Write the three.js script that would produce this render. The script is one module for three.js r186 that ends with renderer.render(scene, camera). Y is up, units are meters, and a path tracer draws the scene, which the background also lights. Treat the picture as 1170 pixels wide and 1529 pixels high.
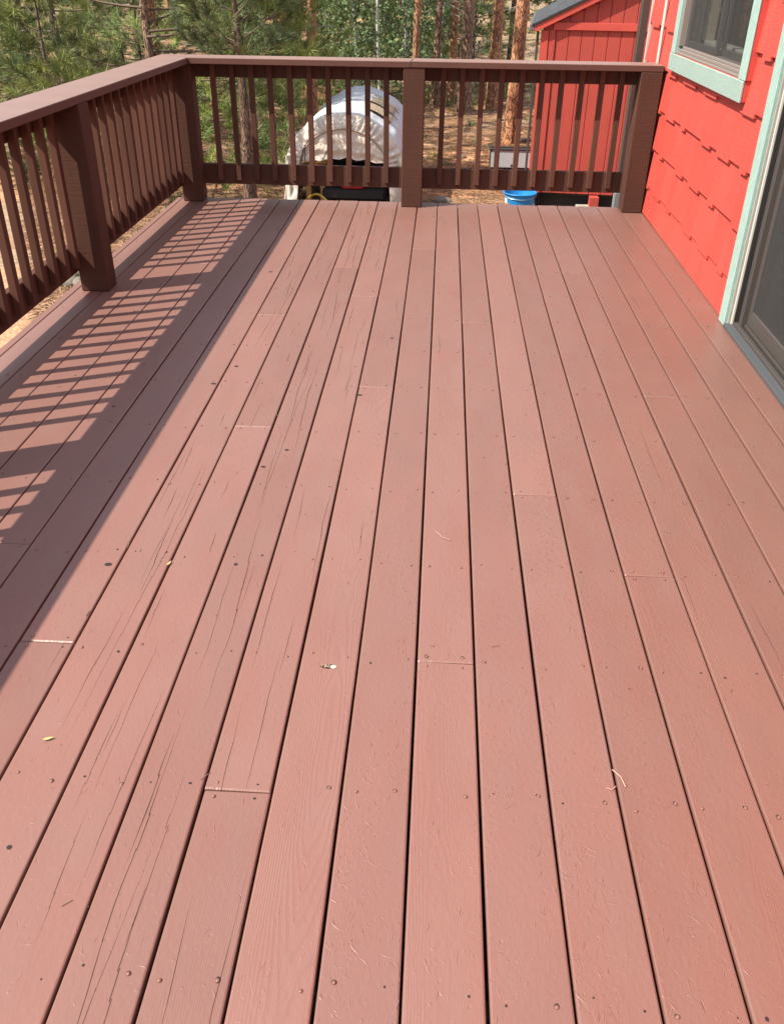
import * as THREE from 'three';
import { mergeGeometries } from 'three/addons/utils/BufferGeometryUtils.js';

// ---------------------------------------------------------------- camera, sky, sun, exposure
const scene = new THREE.Scene();
const camera = new THREE.PerspectiveCamera(61.28, 783 / 1024, 0.05, 600);
camera.position.set(0.0117, 1.4558, 0);
{
  const right = new THREE.Vector3(0.99840768, 0.01140349, -0.05524543);
  const up = new THREE.Vector3(-0.0391127, 0.84565304, -0.53229797);
  const back = new THREE.Vector3(0.04064841, 0.53361118, 0.84475252);
  camera.quaternion.setFromRotationMatrix(new THREE.Matrix4().makeBasis(right, up, back));
}
camera.updateMatrixWorld();
const SUN = new THREE.Vector3(-0.78, 1, 0.36).normalize();
const renderer = new THREE.WebGLRenderer({ antialias: true });
renderer.setSize(783, 1024);
renderer.toneMapping = THREE.LinearToneMapping;
renderer.toneMappingExposure = 2.32;
renderer.shadowMap.enabled = true;
renderer.shadowMap.type = THREE.PCFSoftShadowMap;
{
  // pale summer sky, a little brighter towards the horizon and round the sun
  const w = 256, h = 128, D = new Float32Array(w * h * 4);
  for (let j = 0; j < h; j++) for (let i = 0; i < w; i++) {
    const el = ((j + 0.5) / h - 0.5) * Math.PI, az = ((i + 0.5) / w - 0.5) * 2 * Math.PI, d = new THREE.Vector3(Math.cos(el) * Math.cos(az), Math.sin(el), Math.cos(el) * Math.sin(az));
    const t = Math.pow(1 - Math.max(0, Math.sin(el)), 2.2), glow = 0.35 * Math.pow(Math.max(0, d.dot(SUN)), 6), k = (j * w + i) * 4, low = el < 0 ? 0.35 : 1;
    D[k] = (0.30 + 0.28 * t + glow) * low; D[k + 1] = (0.355 + 0.245 * t + glow * 0.95) * low; D[k + 2] = (0.46 + 0.17 * t + glow * 0.85) * low; D[k + 3] = 1;
  }
  const t = new THREE.DataTexture(D, w, h, THREE.RGBAFormat, THREE.FloatType);
  t.mapping = THREE.EquirectangularReflectionMapping; t.magFilter = THREE.LinearFilter; t.needsUpdate = true;
  scene.background = t; scene.environment = t;
}
const sun = new THREE.DirectionalLight(new THREE.Color(1, 0.93, 0.82), 4.2);
sun.position.copy(SUN).multiplyScalar(60);
sun.castShadow = true;
sun.shadow.mapSize.set(4096, 4096);
Object.assign(sun.shadow.camera, { left: -30, right: 30, top: 30, bottom: -30, near: 1, far: 160 });
scene.add(sun, sun.target);

// ---------------------------------------------------------------- helpers
function rng(seed) {
  let s = seed >>> 0;
  return () => { s = (s + 0x6d2b79f5) | 0; let t = Math.imul(s ^ (s >>> 15), 1 | s); t = (t + Math.imul(t ^ (t >>> 7), 61 | t)) ^ t; return ((t ^ (t >>> 14)) >>> 0) / 4294967296; };
}
const lerp = (a, b, t) => a + (b - a) * t, clamp = (x, a = 0, b = 1) => Math.max(a, Math.min(b, x));
const smooth = (a, b, x) => { const t = clamp((x - a) / (b - a)); return t * t * (3 - 2 * t); };
function hash(x, y, s) { let h = Math.imul(x | 0, 374761393) ^ Math.imul(y | 0, 668265263) ^ Math.imul(s | 0, 1442695041); h = Math.imul(h ^ (h >>> 13), 1274126177); return ((h ^ (h >>> 16)) >>> 0) / 4294967296; }
function noise(x, y, s = 0, px = 0, py = 0) {            // value noise 0..1, periodic where px / py are given
  const x0 = Math.floor(x), y0 = Math.floor(y), fx = x - x0, fy = y - y0;
  const ux = fx * fx * (3 - 2 * fx), uy = fy * fy * (3 - 2 * fy);
  const m = (a, p) => (p ? ((a % p) + p) % p : a);
  const xa = m(x0, px), xb = m(x0 + 1, px), ya = m(y0, py), yb = m(y0 + 1, py);
  return lerp(lerp(hash(xa, ya, s), hash(xb, ya, s), ux), lerp(hash(xa, yb, s), hash(xb, yb, s), ux), uy);
}
function fbm(x, y, s, oct = 4, px = 0, py = 0) {
  let a = 0.5, f = 1, t = 0, n = 0;
  for (let i = 0; i < oct; i++) { t += a * noise(x * f, y * f, s + i * 17, px * f, py * f); n += a; a *= 0.5; f *= 2; }
  return t / n;
}
function dataTex(w, h, data, srgb, wrap = THREE.RepeatWrapping) {
  const t = new THREE.DataTexture(data, w, h, THREE.RGBAFormat, THREE.UnsignedByteType);
  t.wrapS = t.wrapT = wrap; t.magFilter = THREE.LinearFilter; t.minFilter = THREE.LinearMipmapLinearFilter; t.generateMipmaps = true;
  if (srgb) t.colorSpace = THREE.SRGBColorSpace;
  t.needsUpdate = true; return t;
}
const toS = (x) => 255 * (x <= 0.0031308 ? 12.92 * x : 1.055 * Math.pow(x, 1 / 2.4) - 0.055);
function makeTex(w, h, fn) {                             // fn(u,v) -> {c:[r,g,b] multipliers, h, r}
  const C = new Uint8Array(w * h * 4), B = new Uint8Array(w * h * 4);
  for (let j = 0; j < h; j++) for (let i = 0; i < w; i++) {
    const o = fn(i / w, j / h), k = (j * w + i) * 4;
    C[k] = clamp(toS(o[0]), 0, 255); C[k + 1] = clamp(toS(o[1]), 0, 255); C[k + 2] = clamp(toS(o[2]), 0, 255); C[k + 3] = 255;
    B[k] = B[k + 1] = B[k + 2] = clamp(o[3] * 255, 0, 255); B[k + 3] = 255;
  }
  return { map: dataTex(w, h, C, true), bump: dataTex(w, h, B, false) };
}
const lin = (r, g, b) => new THREE.Color().setRGB(r, g, b);
function mat(color, rough = 0.7, tex = null, bump = 0, extra = {}) {
  const m = new THREE.MeshStandardMaterial({ color, roughness: rough, metalness: 0, ...extra });
  if (tex) { m.map = tex.map; m.bumpMap = tex.bump; m.bumpScale = bump; }
  return m;
}
function dull(color, rough, tex, bump) { const m = new THREE.MeshPhysicalMaterial({ color, roughness: rough, specularIntensity: 0.35 }); m.map = tex.map; m.bumpMap = tex.bump; m.bumpScale = bump; return m; }
const used = {};
function numbered(name) { const n = (used[name] = (used[name] ?? -1) + 1); return n ? name + '_' + String(n).padStart(3, '0') : name; }
function mesh(name, geo, material, parent) {
  const m = new THREE.Mesh(geo, material); m.name = name; m.castShadow = m.receiveShadow = true; (parent || scene).add(m);
  return m;
}
function thing(name, label, category, [x, y, z] = [0, 0, 0], turn = 0, group) {
  const g = new THREE.Group(); g.name = numbered(name); g.position.set(x, y, z); g.rotation.y = turn;
  g.userData = { label, category }; if (group) g.userData.group = group; scene.add(g); return g;
}
function place(m, x, y, z, rx = 0, ry = 0, rz = 0) { m.position.set(x, y, z); m.rotation.set(rx, ry, rz); return m; }

// box with chamfered edges, uv in metres (u along the longest axis); uo/vo shift the pattern
function cbox(w, h, d, c = 0.003, uo = 0, vo = 0) {
  const X = w / 2, Y = h / 2, Z = d / 2; c = Math.min(c, X * 0.9, Y * 0.9, Z * 0.9);
  const P = [], N = [];
  const quad = (a, b, e, f) => { P.push(...a, ...b, ...e, ...a, ...e, ...f); };
  const S = [[X, Y, Z]];
  const pt = (s, ax) => { const q = [s[0] * X, s[1] * Y, s[2] * Z]; for (let i = 0; i < 3; i++) if (i !== ax) q[i] -= s[i] * c; return q; };
  const ori = (tri, n) => { const a = new THREE.Vector3(...tri[0]), b = new THREE.Vector3(...tri[1]), e = new THREE.Vector3(...tri[2]); const k = b.clone().sub(a).cross(e.clone().sub(a)); return k.x * n[0] + k.y * n[1] + k.z * n[2] < 0; };
  const addQ = (q, n) => { if (ori(q, n)) q = [q[0], q[3], q[2], q[1]]; quad(q[0], q[1], q[2], q[3]); const l = Math.hypot(...n); for (let i = 0; i < 6; i++) N.push(n[0] / l, n[1] / l, n[2] / l); };
  const addT = (q, n) => { if (ori(q, n)) q = [q[0], q[2], q[1]]; P.push(...q[0], ...q[1], ...q[2]); const l = Math.hypot(...n); for (let i = 0; i < 3; i++) N.push(n[0] / l, n[1] / l, n[2] / l); };
  for (let ax = 0; ax < 3; ax++) for (const s of [-1, 1]) {
    const [b1, b2] = [(ax + 1) % 3, (ax + 2) % 3];
    const q = [[-1, -1], [1, -1], [1, 1], [-1, 1]].map(([p, r]) => { const v = [0, 0, 0]; v[ax] = s; v[b1] = p; v[b2] = r; return pt(v, ax); });
    const n = [0, 0, 0]; n[ax] = s; addQ(q, n);
  }
  for (let ax = 0; ax < 3; ax++) { const [b1, b2] = [(ax + 1) % 3, (ax + 2) % 3];
    for (const p of [-1, 1]) for (const r of [-1, 1]) {
      const v = (e) => { const t = [0, 0, 0]; t[ax] = e; t[b1] = p; t[b2] = r; return t; };
      const n = [0, 0, 0]; n[b1] = p; n[b2] = r;
      addQ([pt(v(-1), b1), pt(v(1), b1), pt(v(1), b2), pt(v(-1), b2)], n);
    } }
  for (const p of [-1, 1]) for (const r of [-1, 1]) for (const t of [-1, 1]) addT([pt([p, r, t], 0), pt([p, r, t], 1), pt([p, r, t], 2)], [p, r, t]);
  const dims = [w, h, d], L = dims.indexOf(Math.max(...dims)), U = [];
  for (let i = 0; i < P.length; i += 3) {
    const n = [Math.abs(N[i]), Math.abs(N[i + 1]), Math.abs(N[i + 2])], k = n.indexOf(Math.max(...n)), o = [0, 1, 2].filter((a) => a !== k);
    let u, v; if (o.includes(L)) { u = P[i + L]; v = P[i + o.find((a) => a !== L)]; } else { u = P[i + o[0]]; v = P[i + o[1]]; }
    U.push(u + uo, v + vo);
  }
  const g = new THREE.BufferGeometry();
  g.setAttribute('position', new THREE.Float32BufferAttribute(P, 3)); g.setAttribute('normal', new THREE.Float32BufferAttribute(N, 3)); g.setAttribute('uv', new THREE.Float32BufferAttribute(U, 2));
  return g;
}
const RR = rng(77);
// box given by its extents
function ext(name, x0, x1, y0, y1, z0, z1, material, parent, c = 0.003) {
  const g = cbox(x1 - x0, y1 - y0, z1 - z0, c, RR() * 5, RR() * 5);
  return place(mesh(name, g, material, parent), (x0 + x1) / 2, (y0 + y1) / 2, (z0 + z1) / 2);
}
// tapered tube through points, uv in metres
function tube(pts, rad, sides = 6, cap = true, wob = 0, seed = 1) {
  const P = [], U = [], I = [], n = pts.length; const r = rng(seed);
  let prev = null, len = 0; const ph = r() * 9;
  for (let i = 0; i < n; i++) {
    const a = pts[Math.max(0, i - 1)], b = pts[Math.min(n - 1, i + 1)], t = b.clone().sub(a).normalize();
    let x = prev ? prev.clone().sub(t.clone().multiplyScalar(prev.dot(t))) : (Math.abs(t.y) > 0.9 ? new THREE.Vector3(1, 0, 0) : new THREE.Vector3(0, 1, 0)).cross(t);
    x.normalize(); prev = x; const y = t.clone().cross(x);
    if (i) len += pts[i].distanceTo(pts[i - 1]);
    for (let k = 0; k <= sides; k++) {
      const w = (k % sides) / sides * Math.PI * 2, rr = rad[i] * (1 + wob * (Math.sin(w * 3 + ph + len * 1.3) * 0.5 + Math.sin(w * 5 + len * 4 + ph) * 0.4 + (hash(k % sides, i, seed) - 0.5)));
      const q = pts[i].clone().addScaledVector(x, Math.cos(w) * rr).addScaledVector(y, Math.sin(w) * rr);
      P.push(q.x, q.y, q.z); U.push(k / sides * Math.PI * 2 * rad[0], len);
    }
  }
  for (let i = 0; i < n - 1; i++) for (let k = 0; k < sides; k++) { const a = i * (sides + 1) + k, b = a + sides + 1; I.push(a, a + 1, b, a + 1, b + 1, b); }
  if (cap) for (const [row, flip] of [[0, 1], [n - 1, 0]]) for (let k = 1; k < sides - 1; k++) { const o = row * (sides + 1); flip ? I.push(o, o + k + 1, o + k) : I.push(o, o + k, o + k + 1); }
  const g = new THREE.BufferGeometry();
  g.setAttribute('position', new THREE.Float32BufferAttribute(P, 3)); g.setAttribute('uv', new THREE.Float32BufferAttribute(U, 2)); g.setIndex(I); g.computeVertexNormals();
  return g;
}
const V = (x, y, z) => new THREE.Vector3(x, y, z);
const merge = (a) => mergeGeometries(a.map((g) => (g.index ? g.toNonIndexed() : g)));

// ---------------------------------------------------------------- textures
// eight lanes of painted deck board per sheet: 2.3 m long, 0.144 m across each
const LANES = 8, LU = 2048, LV = 256, LLEN = 2.3;
function boardSheet(seed, style) {
  const C = new Uint8Array(LU * LV * LANES * 4), B = new Uint8Array(LU * LV * LANES * 4);
  for (let l = 0; l < LANES; l++) {
    const st = style[l], r = rng(seed * 100 + l * 7 + 3), H = new Float32Array(LU * LV), D = new Float32Array(LU * LV).fill(1);
    const f = 200 + r() * 170, cen = 0.03 + r() * 0.08, s0 = seed * 1000 + l * 31;
    for (let j = 0; j < LV; j++) for (let i = 0; i < LU; i++) {
      const um = i / LU * 8, vm = j / LV * 0.144, k = j * LU + i;       // um: 8 cells per 2.3 m
      const w = noise(um * 0.5, vm * 10, s0, 4), w2 = noise(um * 4, vm * 40, s0 + 1, 32);
      const ring = st.flat ? f * (Math.pow(Math.abs(vm - cen) * 6.5, 1.7) * 0.13 + 0.05 * w + 0.003 * w2) : f * (vm + 0.035 * w + 0.004 * w2);
      const sn = Math.sin(ring * 6.2832), g = sn > 0 ? sn * sn : -sn * sn * 0.5;
      const mask = st.grain * smooth(0.25, 0.75, noise(um * 0.5 + 3, vm * 9, s0 + 2, 4));
      const fine = noise(um * 40, vm * 900, s0 + 3, 320), blotch = noise(um * 2, vm * 16, s0 + 4, 16), wide = noise(um * 0.5, vm * 3, s0 + 5, 4);
      H[k] = 0.65 + g * 0.06 * mask + (fine - 0.5) * 0.05 + (noise(um * 24, vm * 150, s0 + 6, 192) - 0.5) * 0.08;
      D[k] = 1 + (blotch - 0.5) * 0.07 + (wide - 0.5) * 0.08 - g * 0.035 * mask + (fine - 0.5) * 0.05;
    }
    const dot = (x, y, rx, ry, dh, dc) => {
      for (let j = Math.max(0, Math.floor(y - ry * 2)); j <= Math.min(LV - 1, y + ry * 2); j++) for (let i = Math.floor(x - rx * 2); i <= x + rx * 2; i++) {
        const e = Math.exp(-((i - x) ** 2 / (rx * rx) + (j - y) ** 2 / (ry * ry))); if (e < 0.03) continue;
        const k = j * LU + ((i % LU) + LU) % LU; H[k] += dh * e; D[k] *= 1 + dc * e;
      }
    };
    for (let c = 0; c < st.cracks; c++) {                // drying cracks along the grain
      let x = r() * LU, y = LV * (0.1 + 0.8 * r()); const n = Math.floor(120 + r() * r() * (st.cracks > 8 ? 1500 : 600)), wid = 0.5 + r() * (st.cracks > 8 ? 1.3 : 0.6); let dy = (r() - 0.5) * 0.05;
      for (let i = 0; i < n; i++) {
        x++; dy += (r() - 0.5) * 0.03; dy *= 0.985; y += dy; if (r() < 0.008) { y += (r() - 0.5) * 9; x -= 6; }
        if (y < 3 || y > LV - 4) break;
        const t = Math.sin(Math.PI * i / n) * (0.55 + 0.45 * noise(i * 0.02, c, s0 + 9)), q = wid * t + 0.2;
        for (let j = Math.floor(y - q - 1); j <= y + q + 1; j++) { const e = clamp(q + 0.6 - Math.abs(j - y)); if (e > 0 && j >= 0 && j < LV) { const k = j * LU + Math.floor(x) % LU; H[k] -= 0.4 * e * (0.4 + 0.6 * t); D[k] *= 1 - 0.7 * e * (0.2 + 0.8 * t); } }
        { const j = Math.round(y + q + 2.2); if (j < LV) { const k = j * LU + Math.floor(x) % LU; H[k] += 0.07 * t; D[k] *= 1 + 0.1 * t; } }
      }
    }
    for (let c = 0; c < st.scratch; c++) {               // dents, scuffs and raised fibres under the paint; glints on raised ones painted in
      let x = r() * LU, y = r() * LV; if (noise(x / LU * 10, y / LV * 2.5, s0 + 12, 10) < 0.35 + 0.3 * r()) continue; let a = r() < 0.5 ? r() * 6.28 : (r() - 0.5) * 0.9; const n = 6 + r() * r() * 46, da = (r() - 0.5) * 0.09, up = r() < 0.6 ? 1 : -1, s = 0.6 + r() * 0.9;
      for (let i = 0; i < n; i++) { a += da; x += Math.cos(a) * 0.8; y += Math.sin(a) * 1.6; if (y < 1 || y > LV - 2) break; const t = Math.sin(Math.PI * i / n); dot(x, y, 0.75, 1.15, up * 0.13 * s * t, (up > 0 ? 0.22 : -0.09) * t * (s - 0.4)); }
    }
    for (let c = 0; c < 190; c++) dot(r() * LU, r() * LV, 1 + r() * 1.5, 2 + r() * 3, (0.06 + r() * 0.16) * (r() < 0.75 ? 1 : -1), r() * 0.06);
    for (let c = 0; c < st.knots; c++) { const x = r() * LU, y = LV * (0.2 + 0.6 * r()); dot(x, y, 8 + r() * 6, 11 + r() * 8, -0.1, -0.08); dot(x, y, 2, 3, -0.3, -0.5); }
    for (let j = 0; j < LV; j++) for (let i = 0; i < LU; i++) {
      const k = j * LU + i, o = ((l * LV + j) * LU + i) * 4, d = clamp(D[k], 0, 1.3) * 0.9, gr = (noise(i / LU * 16, j / LV * 3, s0 + 8, 16) - 0.5) * 0.07;
      C[o] = toS(clamp(d * (1 - gr * 0.3))); C[o + 1] = toS(clamp(d * (1 + gr))); C[o + 2] = toS(clamp(d * (1 + gr * 1.3))); C[o + 3] = 255;
      B[o] = B[o + 1] = B[o + 2] = clamp(H[k]) * 255; B[o + 3] = 255;
    }
  }
  return { map: dataTex(LU, LV * LANES, C, true), bump: dataTex(LU, LV * LANES, B, false) };
}
const sheetStyle = (seed) => { const r = rng(seed); return [...Array(LANES)].map((_, i) => ({ flat: i % 3 === 1, grain: [0.35, 1, 0.6, 0.25, 0.9, 0.5, 0.3, 0.8][i], cracks: [1, 1, 8, 0, 2, 9, 0, 1][i], scratch: [420, 260, 200, 900, 360, 200, 1200, 480][i], knots: r() < 0.4 ? 1 : 0 })); };
const sheets = [boardSheet(1, sheetStyle(1)), boardSheet(2, sheetStyle(2))];
const roughTex = makeTex(1024, 512, (u, v) => {           // rough-sawn stained timber, 1.2 m by 0.6 m
  const fine = noise(u * 900, v * 120, 5, 900, 120), cross = noise(u * 260, v * 6, 6, 260, 6), big = noise(u * 6, v * 8, 7, 6, 8), gr = noise(u * 10, v * 200, 8, 10, 200);
  const d = 0.86 + (big - 0.5) * 0.16 + (fine - 0.5) * 0.16 + (gr - 0.5) * 0.1;
  const pit = smooth(0.8, 0.95, noise(u * 120, v * 60, 9, 120, 60));
  return [d, d, d, 0.6 + (fine - 0.5) * 0.3 + (cross - 0.5) * 0.35 + (gr - 0.5) * 0.2 - pit * 0.3];
});
const paintTex = makeTex(1024, 512, (u, v) => {           // brushed paint on smooth wood
  const gr = noise(u * 14, v * 220, 15, 14, 220), big = fbm(u * 4, v * 4, 16, 4, 4, 4), fine = noise(u * 300, v * 200, 17, 300, 200);
  const run = noise(u * 2, v * 40, 19, 2, 40);
  const d = 0.9 + (big - 0.5) * 0.2 + (gr - 0.5) * 0.06 + (fine - 0.5) * 0.05, w = (run - 0.5) * 0.06;
  return [d + w * 0.3, d + w, d + w, 0.6 + (gr - 0.5) * 0.25 + (fine - 0.5) * 0.2 + (big - 0.5) * 0.3];
});
const flakeTex = makeTex(512, 512, (u, v) => {            // pale paint with scuffs worn into it
  const big = fbm(u * 5, v * 5, 25, 4, 5, 5), sc = smooth(0.6, 0.75, noise(u * 26 + big * 4, v * 70, 26)), fine = noise(u * 200, v * 200, 27, 200, 200);
  const d = 0.86 + (big - 0.5) * 0.12 + sc * 0.09 + (fine - 0.5) * 0.04;
  return [d, d, d, 0.6 + sc * 0.2 + (fine - 0.5) * 0.2 + (big - 0.5) * 0.3];
});
const barkTex = makeTex(512, 1024, (u, v) => {            // plates and furrows
  const wx = u * 9 + (noise(u * 9, v * 16, 30, 9, 16) - 0.5) * 1.4, wy = v * 9 + (noise(u * 14, v * 9, 31, 14, 9) - 0.5) * 1.2;
  let d1 = 9, d2 = 9, id = 0; const X = Math.floor(wx), Y = Math.floor(wy);
  for (let a = -1; a <= 1; a++) for (let b = -1; b <= 1; b++) {
    const cx = ((X + a) % 9 + 9) % 9, cy = ((Y + b) % 9 + 9) % 9, px = X + a + hash(cx, cy, 33), py = Y + b + hash(cx, cy, 34), d = (px - wx) ** 2 * 1.6 + (py - wy) ** 2 * 0.5;
    if (d < d1) { d2 = d1; d1 = d; id = hash(cx, cy, 35); } else if (d < d2) d2 = d;
  }
  const edge = smooth(0.02, 0.3, Math.sqrt(d2) - Math.sqrt(d1)), fl = noise(u * 60, v * 40, 36, 60, 40), t = 0.25 + 0.75 * edge;
  const k = t * (0.65 + 0.5 * id) * (0.75 + 0.5 * fl);
  return [k, k * (0.82 + 0.2 * fl), k * (0.75 + 0.25 * fl), 0.2 + 0.6 * edge * (0.7 + 0.3 * id) + 0.15 * fl];
});
const duffTex = makeTex(2048, 2048, (u, v) => {           // soil and needle litter, 14 m by 14 m
  const big = fbm(u * 6, v * 6, 40, 4, 6, 6), mid = fbm(u * 40, v * 40, 41, 3, 40, 40), fine = noise(u * 500, v * 500, 43, 500, 500), f2 = noise(u * 1000, v * 1000, 44, 1000, 1000);
  const dirt = smooth(0.45, 0.6, big + (mid - 0.5) * 0.3), dark = smooth(0.55, 0.75, mid) * (0.4 + 0.6 * fine);
  const L = 0.75 + (fine - 0.5) * 0.5 + (f2 - 0.5) * 0.35;
  const c = [lerp(0.62, 0.86, dirt), lerp(0.47, 0.54, dirt), lerp(0.33, 0.32, dirt)];
  const k = L * (1 - 0.45 * dark);
  return [c[0] * k, c[1] * k, c[2] * k, 0.4 + fine * 0.3 + mid * 0.3];
});
const clothTex = makeTex(512, 512, (u, v) => {
  const big = fbm(u * 4, v * 4, 50, 4, 4, 4), w = noise(u * 16, v * 3, 51, 16, 3), weave = noise(u * 250, v * 250, 52, 250, 250), stain = smooth(0.62, 0.8, noise(u * 7, v * 5, 53, 7, 5));
  const d = 0.9 + (big - 0.5) * 0.1 + (weave - 0.5) * 0.05;
  return [d, d * (1 - stain * 0.06), d * (1 - stain * 0.12), 0.5 + (w - 0.5) * 0.5 + (big - 0.5) * 0.4];
});
function scaled(t, u, v) { const f = (x) => { const c = x.clone(); c.repeat.set(u, v); c.needsUpdate = true; return c; }; return { map: f(t.map), bump: f(t.bump) }; }
const roughM = scaled(roughTex, 1 / 1.2, 1 / 0.6), paintM = scaled(paintTex, 1 / 1.4, 1 / 0.7), flakeM = scaled(flakeTex, 2.2, 2.2), barkM = scaled(barkTex, 1 / 0.7, 1 / 1.4);

// ---------------------------------------------------------------- materials
const DECK = lin(0.218, 0.109, 0.086);
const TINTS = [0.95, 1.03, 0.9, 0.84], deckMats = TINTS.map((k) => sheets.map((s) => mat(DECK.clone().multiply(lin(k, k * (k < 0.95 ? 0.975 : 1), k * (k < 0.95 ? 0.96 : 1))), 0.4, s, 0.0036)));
const deckPlain = mat(lin(0.2, 0.095, 0.072), 0.55, paintM, 0.0008);
const railMat = dull(lin(0.082, 0.0355, 0.0235), 0.8, roughM, 0.0016);
const railTones = [0.9, 1.06, 1.15].map((k) => dull(lin(0.094 * k, 0.0405 * k, 0.027 * k), 0.72, paintM, 0.0009));
const railSmooth = dull(lin(0.086, 0.037, 0.0245), 0.72, paintM, 0.0008);
const capPale = mat(lin(0.245, 0.145, 0.117), 0.45, paintM, 0.0006);  // paler tone for the flat top and underside of the cap boards
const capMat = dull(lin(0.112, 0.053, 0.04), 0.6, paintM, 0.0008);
const nailMat = mat(lin(0.016, 0.009, 0.008), 0.8);
const screwMat = mat(lin(0.17, 0.08, 0.06), 0.5);
const redMat = mat(lin(0.5, 0.062, 0.044), 0.6, paintM, 0.0009);
const redMats = [0.94, 1, 1.05].map((k) => mat(lin(0.5 * k, 0.062 * k, 0.044 * k), 0.6, paintM, 0.003));
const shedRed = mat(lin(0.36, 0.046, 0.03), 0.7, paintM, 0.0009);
const mintMat = mat(lin(0.305, 0.435, 0.385), 0.5, flakeM, 0.0006);
const mintSill = mat(lin(0.285, 0.38, 0.335), 0.5, flakeM, 0.0009);
const whiteMat = mat(lin(0.5, 0.47, 0.42), 0.5);
const bronzeMat = mat(lin(0.06, 0.05, 0.045), 0.45);
const taupeMat = mat(lin(0.2, 0.165, 0.145), 0.45);
const blackMat = mat(lin(0.015, 0.014, 0.014), 0.6);
const alumMat = mat(lin(0.42, 0.43, 0.46), 0.35, null, 0, { metalness: 0.7 });
const brownMetal = mat(lin(0.055, 0.042, 0.036), 0.45);
const glassMat = new THREE.MeshPhysicalMaterial({ color: lin(0.75, 0.78, 0.76), roughness: 0.0, transmission: 1, thickness: 0, ior: 1.5 });
const doubleGlass = new THREE.MeshPhysicalMaterial({ color: lin(0.75, 0.78, 0.76), roughness: 0.06, transmission: 1, thickness: 0, ior: 2.3 });
const doorScreen = mat(lin(0.03, 0.029, 0.028), 0.85, null, 0, { transparent: true, opacity: 0.72 });
const screenMat = mat(lin(0.045, 0.043, 0.041), 0.8, null, 0, { transparent: true, opacity: 0.45 });
const roomMat = mat(lin(0.1, 0.08, 0.07), 0.9);
const greyShingle = [0.8, 1, 1.2].map((k) => mat(lin(0.05 * k, 0.053 * k, 0.06 * k), 0.9, roughM, 0.002));

// ---------------------------------------------------------------- ground
function gy(x, z) {
  const d = -z; let y = -2 + (d > 16 ? 0.00078 * (d - 16) ** 2 : 0);
  const far = smooth(10, 26, d);
  y += (noise(x * 0.16 + 9, z * 0.16, 60) - 0.5) * 0.5 * far + (noise(x * 0.7, z * 0.7, 61) - 0.5) * 0.1 + (noise(x * 2.3, z * 2.3, 62) - 0.5) * 0.035;
  y = lerp(y, -2.13, smooth(1.15, 1.5, x) * (1 - smooth(5.5, 7, x)) * smooth(13.6, 14.6, d) * (1 - smooth(16.4, 17.3, d)));
  if (x < -4) y += smooth(4, 14, -x) * 0.5 * smooth(6, 24, d);
  return y;
}
const groundMat = mat(lin(0.58, 0.51, 0.46), 0.95, scaled(duffTex, 1 / 14, 1 / 14), 0.03, { vertexColors: true });
{
  const P = [], I = [], U = [], K = [], xs = [], zs = [];
  for (let x = -70; x <= 70; x += Math.abs(x) < 14 ? 0.35 : 2) xs.push(x);
  for (let z = 30; z >= -130; z -= z < -8 && z > -42 ? 0.35 : 2) zs.push(z);
  for (const z of zs) for (const x of xs) {
    P.push(x, gy(x, z), z); U.push(x, -z);
    const d = -z, dirt = smooth(0.42, 0.62, noise(x * 0.35 + 4, z * 0.35, 65)) * (1 - smooth(20, 27, d)) * smooth(-2.6, 0.8, x), grass = smooth(0.5, 0.7, noise(x * 0.4, z * 0.4, 66)) * smooth(24, 32, d) * 0.4;
    const a = [1 + dirt * 0.75, 1 + dirt * 0.42, 1 + dirt * 0.12]; K.push(lerp(a[0], 0.7, grass), lerp(a[1], 0.95, grass), lerp(a[2], 0.45, grass));
  }
  const w = xs.length;
  for (let j = 0; j < zs.length - 1; j++) for (let i = 0; i < w - 1; i++) { const a = j * w + i; I.push(a, a + 1, a + w, a + 1, a + w + 1, a + w); }
  const g = new THREE.BufferGeometry(); g.setAttribute('position', new THREE.Float32BufferAttribute(P, 3)); g.setAttribute('uv', new THREE.Float32BufferAttribute(U, 2)); g.setAttribute('color', new THREE.Float32BufferAttribute(K, 3)); g.setIndex(I); g.computeVertexNormals();
  const m = mesh('ground', g, groundMat); m.userData = { kind: 'structure', label: 'dry forest floor of tan soil and pine needles' };
}

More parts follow.
